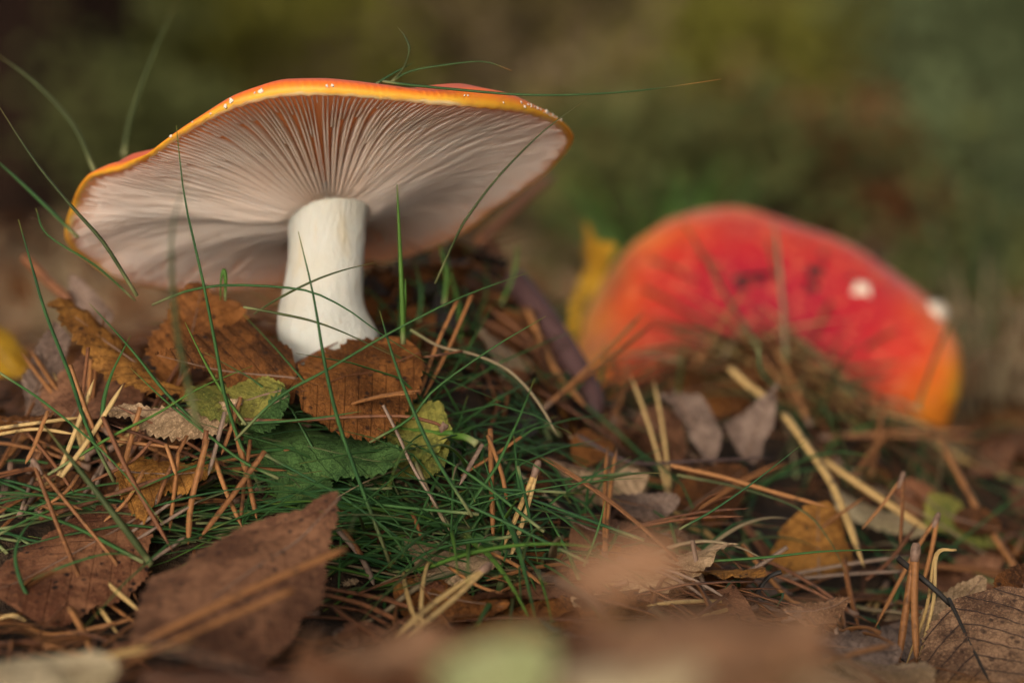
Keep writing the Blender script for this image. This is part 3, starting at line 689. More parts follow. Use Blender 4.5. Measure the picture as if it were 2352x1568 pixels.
LM = [('the large umber leaf',540,.64),('the spotted red brown leaf',170,.68),('the blotched orange leaf',380,.69),('the rolled tan leaf',400,.70),('the large bramble leaf',760,.70),
 ('the hanging bramble leaf',680,.69),('the pale stalked leaf',960,.71),('the net veined birch leaf',1040,.70),('the smooth orange brown leaf',1040,.67),('the forked pale needle pair',1200,.70),
 ('the pinkish tan leaf',1370,.745),('the hanging grey leaf',1600,.795),('the pale straws',1920,.77),('the cream leaf strip',2030,.80),('the black hooked twig',1750,.70),('the thick upright needle pair',2085,.68),
 ('the black stalked birch leaf',2250,.67),('the yellow green rotten leaf',2210,.795),('the buried toadstool rim',1900,.88),('the standing foreground leaf',1450,.44),('the pale green foreground leaf',1140,.43),
 ('the cream tan corner leaf',100,.55),('the dark purple stick',1280,.86),('the long orange dry stalk',540,.59),('the grey leaf by the needle pair',1960,.665),('the right foot of the stem',900,.74),('the small orange curled leaf',1360,.765)]
def near(px, d):
    return min(LM, key=lambda l: ((l[1] - px) / FPX * d) ** 2 + (l[2] - d) ** 2)[0]
# ------------------------------------------------------------------ pine needles and straws
def needle_rad(r): return lambda t: .86 * r * (1 if t < .8 else max(.12, 1 - ((t - .8) / .2) ** 2 * .95))
def pair(label, tips, mat='needle', r=.00072, group=None, sheath=True):
    """tips: list of polylines, all starting at the sheath"""
    b = P(*tips[0][0]); root = empty('pine_needle_pair', b); tag(root, label, 'pine needles', group)
    for k_, pl in enumerate(tips):
        pts = [P(*q) for q in pl]; sp = smooth_path(pts, 16)
        mv = tube(sp, needle_rad(r), 5, .6); mesh_obj('needle', mv[0], mv[1], M[mat], root, b, mv[2])
    if sheath:
        d = (P(*tips[0][1]) - b).normalized()
        if len(tips) > 1: d = (d + (P(*tips[1][1]) - b).normalized()).normalized()
        sp = [b - d * .0010, b, b + d * .0014, b + d * .0036]
        rad = [.8, 1.25, 1.35, 1.0]
        sv = tube(sp, lambda t: r * .95 * rad[min(3, int(round(t * 3)))], 6); mesh_obj('sheath', sv[0], sv[1], M['sheath'], root, b, sv[2])
    return root
def one(label, pl, mat='needle', r=.00075, name='pine_needle', cat='pine needle', group=None, sides=5, flat=.6):
    pts = [P(*q) for q in pl]; mv = tube(smooth_path(pts, max(12, 7 * len(pts))), needle_rad(r), sides, flat)
    o = mesh_obj(name, mv[0], mv[1], M[mat], None, pts[0], mv[2]); tag(o, label, cat, group); return o

pair('long orange needle pair slanting across the spotted red brown leaf', [[(78,1062,.672),(173,1177,.672),(264,1289,.668),(318,1383,.662)],[(78,1062,.672),(91,1100,.67),(135,1214,.668),(203,1377,.66),(227,1424,.655)]])
pair('pale brown forked needle pair standing in green grass below the bramble leaf', [[(1235,1066,.700),(1205,1140,.697),(1153,1263,.690)],[(1235,1066,.700),(1212,1160,.697),(1169,1291,.690)]], 'needlepale', .0008)
pair('pale needle pair lying over the smooth orange brown leaf', [[(1122,1299,.655),(1010,1375,.64),(899,1467,.62)],[(1122,1299,.655),(1030,1385,.64),(930,1463,.62)]], 'needlepale', .0009)
pair('forked thin needle pair standing over the cream leaf strip', [[(2074,1091,.735),(2030,1155,.735),(1980,1214,.732)],[(2074,1091,.735),(2072,1180,.732),(2067,1253,.728)]], 'needle', .0006)
pair('needle pair with dark sheath beside the yellow green leaf', [[(2154,1185,.725),(2100,1270,.72),(2010,1440,.712)],[(2154,1185,.725),(2140,1260,.72),(2122,1335,.715)]], 'needle', .0007)
pair('thick upright needle pair with knobbed top beside the black stalk', [[(2104,1256,.686),(2085,1370,.684),(2062,1530,.678)],[(2104,1256,.686),(2100,1380,.683),(2106,1530,.677)]], 'needle', .0011)
pair('pale wiry needle pair with bent top beside the black stalk', [[(2196,1262,.70),(2150,1272,.698),(2128,1395,.69),(2078,1535,.682)],[(2196,1262,.70),(2152,1274,.698),(2144,1380,.69),(2106,1530,.682)]], 'needlepale', .00055, sheath=False)
pair('pale needle pair standing right of the stem behind the rust leaf', [[(1050,690,.735),(1000,800,.728),(960,918,.722)],[(1084,676,.738),(1030,800,.73),(971,915,.722)]], 'needle', .0007, sheath=False)
N_ = 'needle in the litter tangle by '
NG_ = 'needles in the tangle beneath the left of the cap'
lst = [
 ('needle', [(161,838,.69),(205,960,.688),(255,1062,.685)], .0007), ('needlered', [(203,798,.695),(190,900,.69),(182,965,.69)], .0006),
 ('needlepale', [(134,1092,.683),(175,985,.688),(216,871,.692)], .0008), ('needlepale', [(140,1095,.68),(210,1000,.685),(283,882,.690)], .0009),
 ('needle', [(110,944,.69),(80,1020,.686),(58,1065,.684)], .0007), ('needle', [(322,935,.69),(300,1010,.688),(284,1078,.685)], .0008),
 ('needlered', [(236,957,.683),(300,1095,.678),(396,1264,.670)], .0008), ('needlegrey', [(517,945,.688),(495,1030,.686),(478,1092,.684)], .0007),
 ('needle', [(553,912,.692),(528,990,.69),(508,1045,.688)], .0007), ('needle', [(520,905,.692),(545,1010,.69),(560,1080,.688)], .0007),
 ('needle', [(381,1020,.686),(395,1060,.685),(405,1092,.684)], .0007), ('needlered', [(474,988,.685),(466,1050,.683),(458,1105,.682)], .0008),
 ('needle', [(608,1036,.684),(540,1130,.680),(457,1238,.674)], .0010), ('needle', [(475,1010,.684),(440,1150,.68),(432,1250,.675)], .0009),
 ('needle', [(410,1040,.687),(400,1130,.683),(389,1222,.679)], .0006), ('needle', [(488,1040,.688),(520,1130,.683),(556,1210,.679)], .0008),
 ('needle', [(545,1000,.69),(572,1110,.685),(590,1192,.681)], .0008), ('needle', [(575,1010,.69),(560,1120,.684),(552,1200,.68)], .0006),
 ('needlered', [(90,1190,.682),(220,1148,.684),(392,1090,.687)], .0011), ('needle', [(160,1395,.65),(190,1450,.64),(219,1515,.63)], .0010),
 ('needle', [(606,1392,.645),(612,1470,.635),(617,1550,.625)], .0009), ('needlepale', [(-20,985,.695),(90,970,.695),(185,958,.697)], .0009),
 ('needlepale', [(-20,1000,.69),(80,985,.692),(170,996,.69)], .0008), ('needle', [(240,1010,.69),(340,1020,.69),(440,1030,.69)], .0008),
 ('needle', [(60,1440,.655),(140,1455,.65),(310,1420,.65)], .0010), ('needlepale', [(-10,1420,.66),(30,1412,.66),(62,1425,.66)], .0010),
 ('needlegrey', [(340,1290,.67),(390,1258,.672),(425,1232,.674)], .0008), ('needle', [(225,1370,.665),(300,1340,.668),(350,1310,.67)], .0008),
 ('needle', [(215,1360,.664),(270,1400,.66),(310,1430,.655)], .0008), ('needle', [(100,1480,.62),(180,1500,.62),(280,1520,.615)], .0009),
 ('needle', [(180,1090,.688),(150,1130,.686),(90,1170,.684)], .0007), ('needle', [(330,1080,.688),(290,1150,.684),(235,1200,.682)], .0007),
 ('needlered', [(60,990,.70),(120,1060,.695),(170,1130,.69)], .0007), ('needle', [(430,1000,.69),(380,1100,.685),(360,1160,.683)], .0007),
 ('needlered', [(350,1010,.69),(300,1060,.688),(200,1110,.685)], .0007), ('needlegrey', [(398,1080,.688),(372,1120,.685),(356,1160,.683)], .0006)]
for mt, pl, r in lst: one({'needle': 'orange brown ', 'needlered': 'dark red brown ', 'needlepale': 'pale straw coloured ', 'needlegrey': 'weathered grey '}[mt] + N_ + near(pl[1][0], pl[1][2]), pl, mt, r, group=NG_ + ' ' + mt[6:])
lst = [('needlered', [(750,1350,.672),(880,1375,.665),(1018,1418,.655)], .0009), ('needlered', [(745,1364,.668),(840,1390,.66),(932,1433,.652)], .0010),
 ('needle', [(1126,985,.71),(1128,1080,.705),(1133,1252,.698)], .0008), ('needlegrey', [(1108,1020,.698),(1085,1060,.696),(1055,1114,.694)], .0008),
 ('needle', [(1197,1003,.712),(1150,1035,.71),(1058,1092,.705)], .0007), ('needle', [(945,1175,.694),(960,1210,.69),(970,1240,.688)], .0007),
 ('needle', [(1120,1000,.708),(1150,1080,.703),(1165,1150,.70)], .0007), ('needle', [(1130,1270,.685),(1190,1300,.68),(1250,1345,.675)], .0008),
 ('needle', [(1030,1300,.68),(1100,1345,.672),(1180,1370,.668)], .0007), ('needlegrey', [(775,1215,.685),(830,1280,.682),(860,1345,.678)], .0010),
 ('needle', [(770,1190,.687),(820,1260,.683),(850,1320,.68)], .0010), ('needlered', [(760,1390,.655),(830,1440,.645),(900,1480,.635)], .0009)]
for mt, pl, r in lst: one({'needle': 'orange brown ', 'needlered': 'dark red brown ', 'needlepale': 'pale straw coloured ', 'needlegrey': 'weathered grey '}[mt] + 'needle in green grass by ' + near(pl[1][0], pl[1][2]), pl, mt, r, group='needles in the grass below the bramble leaves ' + mt[6:])
lst = [('needle', [(1705,1250,.735),(1770,1330,.728),(1846,1413,.72)], .0010), ('needlegrey', [(1590,1240,.70),(1600,1290,.70),(1635,1398,.695)], .0008),
 ('needle', [(1592,1253,.72),(1660,1310,.715),(1724,1380,.71)], .0009), ('needlegrey', [(1808,1256,.72),(1740,1300,.718),(1670,1335,.715)], .0009),
 ('needle', [(1938,1285,.735),(1952,1360,.73),(1972,1440,.722)], .0009), ('needlegrey', [(1919,1440,.672),(1930,1500,.67),(1917,1570,.665)], .0008),
 ('needle', [(1880,1523,.615),(1960,1500,.622),(2050,1478,.63)], .0010), ('needle', [(1890,1210,.745),(1930,1180,.748),(1985,1142,.75)], .0007),
 ('needle', [(2330,1300,.78),(2240,1160,.80),(2150,990,.83)], .0013), ('needle', [(2000,1090,.82),(2020,990,.835),(2030,930,.84)], .0012),
 ('needle', [(1950,1110,.815),(2000,1040,.825),(2060,970,.835)], .0011), ('needlered', [(1990,1330,.74),(2040,1290,.745),(2110,1200,.75)], .0008),
 ('needle', [(1210,707,.815),(1270,840,.80),(1345,935,.79)], .0014), ('needlered', [(1195,700,.82),(1240,830,.81),(1300,930,.80)], .0010)]
for mt, pl, r in lst: one({'needle': 'orange brown ', 'needlered': 'dark red brown ', 'needlegrey': 'weathered grey '}[mt] + 'needle lying in litter by ' + near(pl[1][0], pl[1][2]), pl, mt, r, group='needles before the red toadstool ' + mt[6:])
one('long orange dry stalk slanting over the large umber leaf', [(793,1260,.612),(560,1360,.60),(295,1488,.588)], 'needle', .0013, 'dry_stalk', 'stalk')
one('second dry stalk lying below the long orange one', [(674,1353,.60),(470,1440,.592),(262,1535,.58)], 'needle', .0010, 'dry_stalk', 'stalk')
one('reddish curved stalk with a knobbed end above the large bramble leaf', [(548,962,.694),(660,966,.693),(790,958,.692),(920,955,.692),(990,968,.692),(1022,982,.692)], 'needlered', .0008, 'dry_stalk', 'stalk')
crumb('knob', P(1018, 980, .6915), .0011, M['sheath'], None, 9, 1.0); bpy.data.objects['knob'].parent = bpy.data.objects['dry_stalk.002']; bpy.data.objects['knob'].location = P(1018, 980, .6915) - P(548, 962, .694)
one('thin greyish stalk with a bud end upright in front of the reddish stalk', [(880,930,.690),(915,1000,.690),(950,1075,.690),(1005,1165,.688)], 'needlegrey', .0006, 'dry_stalk', 'stalk')
one('pale arching dry grass stem right of the cream stem', [(943,757,.728),(1010,795,.727),(1087,813,.726),(1160,845,.724),(1210,890,.722),(1250,945,.72),(1280,1000,.718)], 'grassdead', .0006, 'dry_grass_stem', 'grass')
one('thin dead grass stem rising through the green grass', [(954,1060,.698),(990,1140,.695),(1035,1225,.69)], 'grassdead', .0007, 'dry_grass_stem', 'grass')
one('long pointed pale straw hanging down over the orange brown leaf', [(1800,950,.80),(1850,1020,.785),(1920,1130,.765),(1985,1302,.742)], 'needlepale', .0015, 'straw', 'straw')
one('short pale straw poking out before the red toadstool', [(1675,845,.83),(1720,885,.825),(1768,918,.82)], 'needlepale', .0016, 'straw', 'straw')
one('thick pale straw lying over the cream leaf strip', [(1890,1055,.785),(2000,1130,.782),(2140,1222,.778)], 'needlepale', .0018, 'straw', 'straw')
one('mottled tan straw ending above the orange brown leaf', [(1540,1068,.735),(1660,1095,.735),(1780,1130,.735),(1905,1164,.735)], 'needle', .0010, 'straw', 'straw')
one('thin curved twig lying across the pinkish tan leaf', [(1330,1000,.755),(1450,1060,.752),(1600,1058,.755),(1780,1050,.765)], 'stalkdark', .0008, 'twig', 'twig')
one('short black hooked twig standing in the litter', [(1795,1312,.70),(1765,1325,.70),(1740,1360,.70),(1715,1412,.695)], 'black', .0009, 'twig', 'twig')
one('thick dark purple brown stick leaning between the two mushrooms', [(1178,645,.83),(1235,715,.822),(1292,800,.815),(1345,890,.808),(1375,960,.80)], 'purple', .0048, 'stick', 'stick', sides=12, flat=1)
one('reddish blurred stick tip rising behind the right rim of the cap', [(1100,560,.86),(1180,480,.885),(1275,400,.92)], 'needlered', .0022, 'stick', 'stick', sides=8, flat=1)
one('reddish stick tip beside the grey leaf left of the mound', [(55,590,.79),(110,645,.785),(170,700,.78)], 'needlered', .0018, 'stick', 'stick', sides=8, flat=1)

rng_d = random.Random(77)
# ------------------------------------------------------------------ grass blades told apart
def grass_rad(r): return lambda t: r * max(.10, (1 - .85 * t ** 2.2))
def blade(label, pl, mat='grass', r=.00055, group=None):
    pts = [P(*q) for q in pl]; mv = tube(smooth_path(pts, 16), grass_rad(r), 4, .55)
    o = mesh_obj('grass_strand', mv[0], mv[1], M[mat], None, pts[0], mv[2]); tag(o, label, 'grass blade', group); return o
blade('tall green blade rising in front of the left gills', [(600,1125,.69),(545,1000,.688),(513,895,.686),(500,820,.685),(465,640,.684),(425,460,.684),(405,289,.684)])
blade('green blade crossing in front of the cream stem to its tip', [(895,1290,.682),(820,1090,.680),(775,960,.678),(745,830,.677),(720,680,.677),(685,532,.677)], r=.0006)
blade('straight green blade rising beside the left rim of the cap', [(262,1105,.685),(200,980,.682),(160,860,.68),(105,720,.679),(70,600,.68),(42,504,.682)], r=.0006)
blade('blade slanting down across the left rim of the cap', [(315,680,.70),(240,560,.698),(170,480,.70),(80,370,.70),(-15,225,.70)], 'grassolive', .00065)
blade('soft green blade arching in beside the trunk towards the cap', [(218,395,.755),(170,290,.76),(80,190,.765),(-15,120,.77)], 'grassolive', .0007)
blade('soft tall blade standing behind the bump on the cap', [(283,360,.795),(300,270,.80),(350,130,.81),(412,-10,.82)], 'grassolive', .0008)
blade('soft blade low beside the left rim of the cap', [(180,545,.735),(60,430,.735),(-15,362,.735)], r=.0007)
blade('blade curving under the left rim of the cap', [(310,690,.715),(220,610,.71),(110,540,.708),(82,478,.708)], r=.00055)
blade('long blade lying along the cap top with an orange tip beyond it', [(880,187,.70),(935,195,.696),(1060,207,.688),(1200,218,.685),(1350,217,.685),(1500,205,.686),(1656,182,.688)], 'grasstip', .0006)
blade('brownish curled blade standing on top of the cap', [(895,192,.71),(925,160,.708),(940,115,.706),(930,85,.706),(914,64,.706)], 'grassolive', .0005)
blade('short straight blade poking over the cap top', [(862,194,.71),(905,168,.709),(954,142,.708)], r=.00045)
blade('curved blade with withered tip above the cap', [(895,192,.71),(940,165,.708),(1020,150,.706),(1110,142,.706),(1176,163,.706)], 'grasstip', .00045)
blade('blade curving up over the right gills past the rim', [(1000,650,.712),(1050,540,.705),(1080,490,.703),(1150,400,.700),(1250,300,.698),(1352,226,.698)], 'grassolive', .0006)
blade('bright green blade upright right of the cream stem', [(926,790,.712),(924,700,.71),(918,560,.708),(912,424,.706)], 'grassbright', .0008)
blade('short bright blade beside the upright one right of the stem', [(928,740,.712),(930,680,.71),(931,640,.71)], 'grassbright', .0006)
blade('bright blade with bent top standing left of the stem', [(517,690,.716),(518,640,.714),(514,618,.714),(508,640,.714),(506,690,.715)], 'grassbright', .0006)
blade('green blade arching across the cream stem and down to the rust leaf', [(350,700,.71),(430,668,.705),(520,655,.702),(640,659,.698),(720,672,.697),(800,712,.697),(880,770,.698),(985,835,.70)])
blade('blade crossing the cream stem with its tip to the right', [(585,720,.706),(640,685,.70),(720,645,.697),(790,620,.697),(862,603,.698)], 'grassolive')
blade('blade crossing the lower part of the cream stem', [(560,705,.702),(640,720,.699),(720,738,.698),(800,768,.699),(930,830,.70)], 'grassolive')
blade('long straight blade slanting over the rust leaf beyond the stem', [(540,1010,.684),(640,912,.680),(750,850,.678),(900,762,.676),(1060,682,.675),(1216,625,.675)], r=.0006)
blade('long straight blade slanting over grass right of the rust leaf', [(850,1015,.690),(940,962,.685),(1000,893,.683),(1130,800,.68),(1254,726,.68)], r=.0006)
blade('blade slanting down across the right of the rust leaf', [(1085,1185,.680),(1000,1050,.678),(940,920,.678),(900,810,.678),(872,714,.68)], r=.0006)
blade('blade slanting down across the folded orange leaf', [(465,985,.690),(380,900,.692),(300,800,.695),(205,696,.70)])
blade('blade leaning across the dark mottled leaf', [(565,975,.688),(515,905,.690),(470,830,.694),(425,740,.698)], 'grassbright', .0005)
blade('dark blade bending before the dull tan leaf', [(234,968,.69),(240,910,.692),(260,850,.695),(300,770,.70)], r=.0007)
blade('blade running under the dark mottled leaf', [(110,1090,.682),(260,1000,.684),(360,950,.687),(460,890,.690),(580,840,.694)], 'grassbright', .0006)
blade('blade running over the rolled tan leaf to the bramble leaf', [(640,1098,.683),(560,1060,.684),(480,1000,.686),(380,920,.690),(300,845,.695)])
blade('straight blade over the small round green leaf', [(555,972,.69),(640,968,.688),(740,958,.687),(830,944,.687)], r=.0006)
blade('broad olive blade with dark base lying over the spotted leaf', [(348,1295,.664),(300,1230,.662),(215,1120,.662),(100,975,.668)], 'grassolive', .0013)
blade('soft thick blade out of focus before the left gills', [(455,980,.60),(412,790,.598),(396,650,.597),(397,520,.597),(432,400,.598)], 'grassolive', .0007)
blade('curved thin blade looping over the spotted leaf', [(95,1420,.655),(50,1340,.655),(35,1270,.658),(60,1210,.665),(110,1170,.67)], r=.00055)
blade('thin blade arching low over the spotted leaf', [(-10,1372,.66),(120,1310,.658),(240,1272,.66),(320,1278,.665)], r=.00055)
blade('short green blade tip piercing the large umber leaf', [(448,1405,.645),(455,1375,.645),(460,1345,.646)], 'grassbright', .0009)
blade('green blade rising over the straws before the red toadstool', [(1560,1215,.70),(1640,1170,.698),(1740,1100,.697),(1849,1014,.697)], r=.0005)
blade('curled blade hooking up before the buried toadstool', [(1742,800,.80),(1748,850,.80),(1775,882,.80),(1812,894,.80),(1846,878,.80)], r=.0005)
blade('thin upright blade near the standing foreground leaf', [(1340,1300,.68),(1370,1225,.68),(1391,1150,.682)], r=.0005)
blade('long low blade bending over the leaf before the straws', [(1555,1090,.74),(1700,1120,.735),(1840,1170,.73),(1905,1240,.725),(1945,1320,.72)], 'grassolive', .0005)
blade('flat blade crossing the litter below the orange brown leaf', [(1600,1290,.70),(1750,1280,.70),(1900,1265,.70),(2060,1262,.70)], r=.0006)
blade('soft green blade leaning at the edge beyond the toadstool', [(2165,860,.98),(2250,790,1.0),(2370,680,1.02)], 'grassolive', .0009)
blade('soft thin blade running down over the red toadstool cap', [(1745,800,.87),(1680,700,.875),(1600,560,.88),(1560,500,.885)], 'grassolive', .0007)
blade('soft dry blade standing before the red toadstool centre', [(1805,830,.87),(1798,700,.875),(1785,560,.88),(1775,500,.885)], 'grassdead', .0008)
for i, (x0, y0, x1, y1) in enumerate([(1020,700,1010,560),(960,740,955,610),(1060,820,1025,590),(1100,900,1040,640),(1150,700,1190,560),(1240,900,1290,740)]):
    blade('soft green blade standing on the heap right of the stem', [(x0,y0,.775+.01*i),(x0+(x1-x0)*.5+10,(y0+y1)/2,.775+.01*i),(x1,y1,.775+.01*i)], 'grass' if i % 2 else 'grassbright', .0008, 'blades on the heap right of the stem')

GW = {'grass': 'dark green', 'grassbright': 'bright green', 'grassolive': 'olive', 'grassdead': 'dead straw coloured'}
for i in range(16):
    x0 = rng_d.uniform(1560, 2120); y0 = 800 + max(0, (x0 - 1750)) * .35 + rng_d.uniform(0, 60); an = rng_d.uniform(2.0, 3.3) if rng_d.random() < .6 else rng_d.uniform(.1, 1.3); ln = rng_d.uniform(110, 230); dd = rng_d.uniform(.862, .885)
    one('thin dry stem leaning on the buried side of the red toadstool', [(x0, y0, dd), (x0 + math.cos(an) * ln * .5, y0 - math.sin(an) * ln * .5 - 8, dd + .003), (x0 + math.cos(an) * ln, y0 - math.sin(an) * ln, dd + .006)], rng_d.choice(['needle', 'grassdead', 'grassolive']), .0007, 'dry_grass_stem', 'grass', 'dry stems leaning on the toadstool')
for i, (pl, d0, d1) in enumerate([([(600,1040),(800,1150),(1000,1300)],.692,.672), ([(660,1085),(830,1150),(1100,1180)],.690,.685), ([(870,1110),(1050,1150),(1350,1290)],.690,.675), ([(760,1120),(900,1230),(960,1330)],.688,.672),
  ([(1000,1090),(1200,1140),(1480,1240)],.698,.70), ([(880,1050),(1000,1110),(1300,1130)],.695,.70), ([(1190,1070),(1215,1180),(1235,1290)],.702,.682), ([(1110,1050),(1150,1170),(1200,1260)],.70,.685), ([(1240,1150),(1300,1260),(1330,1330)],.70,.682),
  ([(700,1180),(850,1190),(1020,1160)],.684,.69), ([(1180,1000),(1190,1100),(1210,1200)],.712,.695), ([(1050,1130),(1200,1110),(1450,1085)],.695,.725), ([(-10,1230),(120,1170),(300,1130)],.672,.685), ([(-10,1160),(150,1200),(330,1290)],.682,.666),
  ([(560,1180),(700,1130),(900,1120)],.68,.69), ([(-10,850),(110,930),(260,1060),(380,1210)],.695,.672), ([(900,1330),(1000,1260),(1180,1230)],.675,.685), ([(930,1010),(1080,1090),(1250,1220)],.70,.685)]):
    m_ = len(pl) - 1
    blade('long thin green blade running through the tangle by ' + near(pl[1][0], d0), [(x, y, d0 + (d1 - d0) * q / m_) for q, (x, y) in enumerate(pl)][::-1 if i % 3 else 1], 'grass', [.0005, .0007, .0006][i % 3], 'long blades through the grass patch')
# scattered blades, leaning and lying over one another
rng = random.Random(21)
def droop(px, d, length, az, lift, sag, mat, r, label, group, lift0=.0):
    x = (px - 1176) / FPX * d; y = d; z = gzs(x, y) + lift0
    dirv = Vector((math.cos(az), math.sin(az), 0))
    pts = []
    for i in range(7):
        t = i / 6; h = length * t
        p = Vector((x, y, z)) + dirv * (h * (1 - .15 * lift)) + Vector((0, 0, length * (lift * t - sag * t * t)))
        zz = gzs(p.x, p.y) + .003
        if p.z < zz: p.z = zz
        pts.append(p)
    sp = smooth_path(pts, 14); mv = tube(sp, grass_rad(r), 4, .55)
    o = mesh_obj('grass_strand', mv[0], mv[1], M[mat], None, pts[0], mv[2]); tag(o, GW[mat] + ' ' + label + ' by ' + near(px, d), 'grass blade', group); return o
for i in range(150):    # the green patch below the bramble leaves
    px = min(1260, rng.gauss(1020, 150)); d = rng.uniform(.68, .722); left = rng.random() < .5
    if on_hero((px - 1176) / FPX * d, d, 5): px = rng.uniform(960, 1250)
    gl = rng.uniform(.035, .085); gr = rng.choice([.0004, .0005, .0006, .0007, .0011])
    droop(px, d, gl, (rng.choice([rng.uniform(-.7, .4), math.pi + rng.uniform(-.4, .6), rng.uniform(-2.2, -1)]) if px < 940 else rng.choice([rng.uniform(-2.9, -1.1), math.pi + rng.uniform(-.4, .6)])), rng.uniform(.05, .5), rng.uniform(.05, .4),
          rng.choice(['grass'] * 6 + ['grassbright', 'grassolive', 'grassdead']), gr, ('broad' if gr > .001 else 'fine' if gr < .00055 else 'slender') + (' long' if gl > .065 else ' short' if gl < .05 else '') + ' blade in the grass patch', 'grass patch blades')
for i in range(60):
    px = rng.uniform(-40, 560); d = rng.uniform(.675, .715)
    droop(px, d, rng.uniform(.03, .07), rng.choice([rng.uniform(-.4, .5), math.pi + rng.uniform(-.5, .4)]), rng.uniform(.15, .6), rng.uniform(.1, .6),
          rng.choice(['grass', 'grass', 'grass', 'grassolive']), rng.uniform(.0004, .0007), 'fine blade woven through needles', 'blades among the needles')
for i in range(60):
    px = rng.uniform(1250, 2380); d = rng.uniform(.70, .88)
    droop(px, d, rng.uniform(.025, .06), rng.uniform(0, 6.28), rng.uniform(.2, .9), rng.uniform(.1, .7),
          rng.choice(['grass', 'grass', 'grassolive', 'grassdead']), rng.uniform(.0005, .0010), 'blade in the litter', 'blades around the red toadstool')

# ------------------------------------------------------------------ scattered litter (copies share meshes)
def local_leaf(shape, seed, L=.045, W=.017):
    c0 = Vector((0, 0, 0)); rr = random.Random(seed)
    Vt, Ft, UV, midp, N = leaf_geo(c0, Vector((L, 0, 0)), Vector((L * .5, W, 0)), rr.uniform(-.9, .6), rr.uniform(.03, .12), shape, .08, 14, seed, .07)
    s = -1 if N.z < 0 else 1
    me = bpy.data.meshes.new('fallen_leaf'); me.from_pydata([(v.x, v.y, v.z * 1.0) for v in Vt], [], Ft)
    ul = me.uv_layers.new(name='UVMap'); li = np.empty(len(me.loops), dtype=np.int32); me.loops.foreach_get('vertex_index', li)
    ul.data.foreach_set('uv', np.asarray(UV, dtype=np.float32)[li].ravel()); me.polygons.foreach_set('use_smooth', [True] * len(me.polygons)); me.update()
    return me
def orient(x, y, az, tilt, lift):
    n = (gnormal(x, y) + Vector((rng.uniform(-1, 1), rng.uniform(-1, 1), 0)) * tilt).normalized()
    q = Vector((0, 0, 1)).rotation_difference(n) @ Matrix.Rotation(az, 3, 'Z').to_quaternion()
    return Matrix.LocRotScale(Vector((x, y, gzs(x, y) + lift)), q, None)
protos = {}
kinds = [('rust', 'rust brown'), ('umber', 'umber brown'), ('redbrown', 'red brown'), ('tan', 'tan'), ('grey', 'grey brown'), ('orange', 'orange brown')]
regions = [('lying on the near hump', (900, 1750), (.385, .45), 20), ('in the near foreground', (-100, 2450), (.43, .60), 34), ('on the slope', (-100, 1300), (.60, .69), 14), ('in litter', (1250, 2450), (.68, .82), 24), ('fallen on the open floor behind the mound', (-300, 2600), (1.0, 1.5), 60)]
for where, pxr, dr, n in regions:
    for i in range(n):
        mk, nm = kinds[rng.randrange(6)]; key = (mk, rng.randrange(3))
        if key not in protos:
            me = local_leaf(rng.choice(['oval', 'ovate']), 500 + len(protos), rng.uniform(.035, .05), rng.uniform(.012, .018)); me.materials.append(M[mk]); protos[key] = me
        o = bpy.data.objects.new('fallen_leaf', protos[key]); COL.objects.link(o)
        for _t in range(12):
            px = rng.uniform(*pxr); d = rng.uniform(*dr); x = (px - 1176) / FPX * d
            if not on_hero(x, d, 60): break
        o.matrix_world = orient(x, d, rng.uniform(0, 6.28), .18, .001)
        tag(o, '%s leaf %s%s' % (nm, where, '' if d >= 1 else ' by ' + near(px, d)), 'leaf', 'leaves ' + where)
# needle pairs
def np_proto(seed, mat):
    rr = random.Random(seed); L = rr.uniform(.03, .048); out = []
    sp = rr.uniform(.05, .22); bd = rr.uniform(-.12, .12)
    for s in (-1, 1):
        pts = [Vector((L * t, s * L * sp * .5 * t + bd * L * t * t, .002 * math.sin(3 * t))) for t in (0, .35, .7, 1)]
        v, f, u = tube(smooth_path(pts, 7), needle_rad(.00072), 5, .6, Vector((0, 0, 1)))
        ob = mesh_obj('needle', v, f, M[mat], None, None, u); out.append(ob.data); bpy.data.objects.remove(ob)
    v, f, u = tube([Vector((-.001, 0, 0)), Vector((.001, 0, 0)), Vector((.004, 0, 0))], lambda t: .0009 - .0002 * t, 6, 1, Vector((0, 0, 1)))
    ob = mesh_obj('sheath', v, f, M['sheath'], None, None, u); out.append(ob.data); bpy.data.objects.remove(ob)
    return out
npr = {m_: [np_proto(900 + 7 * j + k, m_) for j in range(3)] for k, m_ in enumerate(['needle', 'needlered', 'needlepale', 'needlegrey'])}
nn = {'needle': 'orange brown', 'needlered': 'dark red brown', 'needlepale': 'pale straw coloured', 'needlegrey': 'weathered grey'}
for where, pxr, dr, n in [('on foreground litter', (-100, 2450), (.46, .64), 40), ('on the slope', (-50, 800), (.65, .72), 45), ('in litter', (1250, 2420), (.68, .90), 75)]:
    for i in range(n):
        m_ = rng.choice(['needle'] * 4 + ['needlered'] * 2 + ['needlepale', 'needlegrey']); pr_ = rng.choice(npr[m_])
        for _t in range(12):
            px = rng.uniform(*pxr); d = rng.uniform(*dr); x = (px - 1176) / FPX * d
            if not on_hero(x, d, 40): break
        root = empty('pine_needle_pair', (0, 0, 0)); root.matrix_world = orient(x, d, rng.uniform(0, 6.28), .55, rng.uniform(.003, .008))
        for me, nme in zip(pr_, ('needle', 'needle', 'sheath')):
            c = bpy.data.objects.new(nme, me); COL.objects.link(c); c.parent = root
        tag(root, '%s needle pair %s by %s' % (nn[m_], where, near(px, d)), 'pine needles', 'needle pairs ' + where)

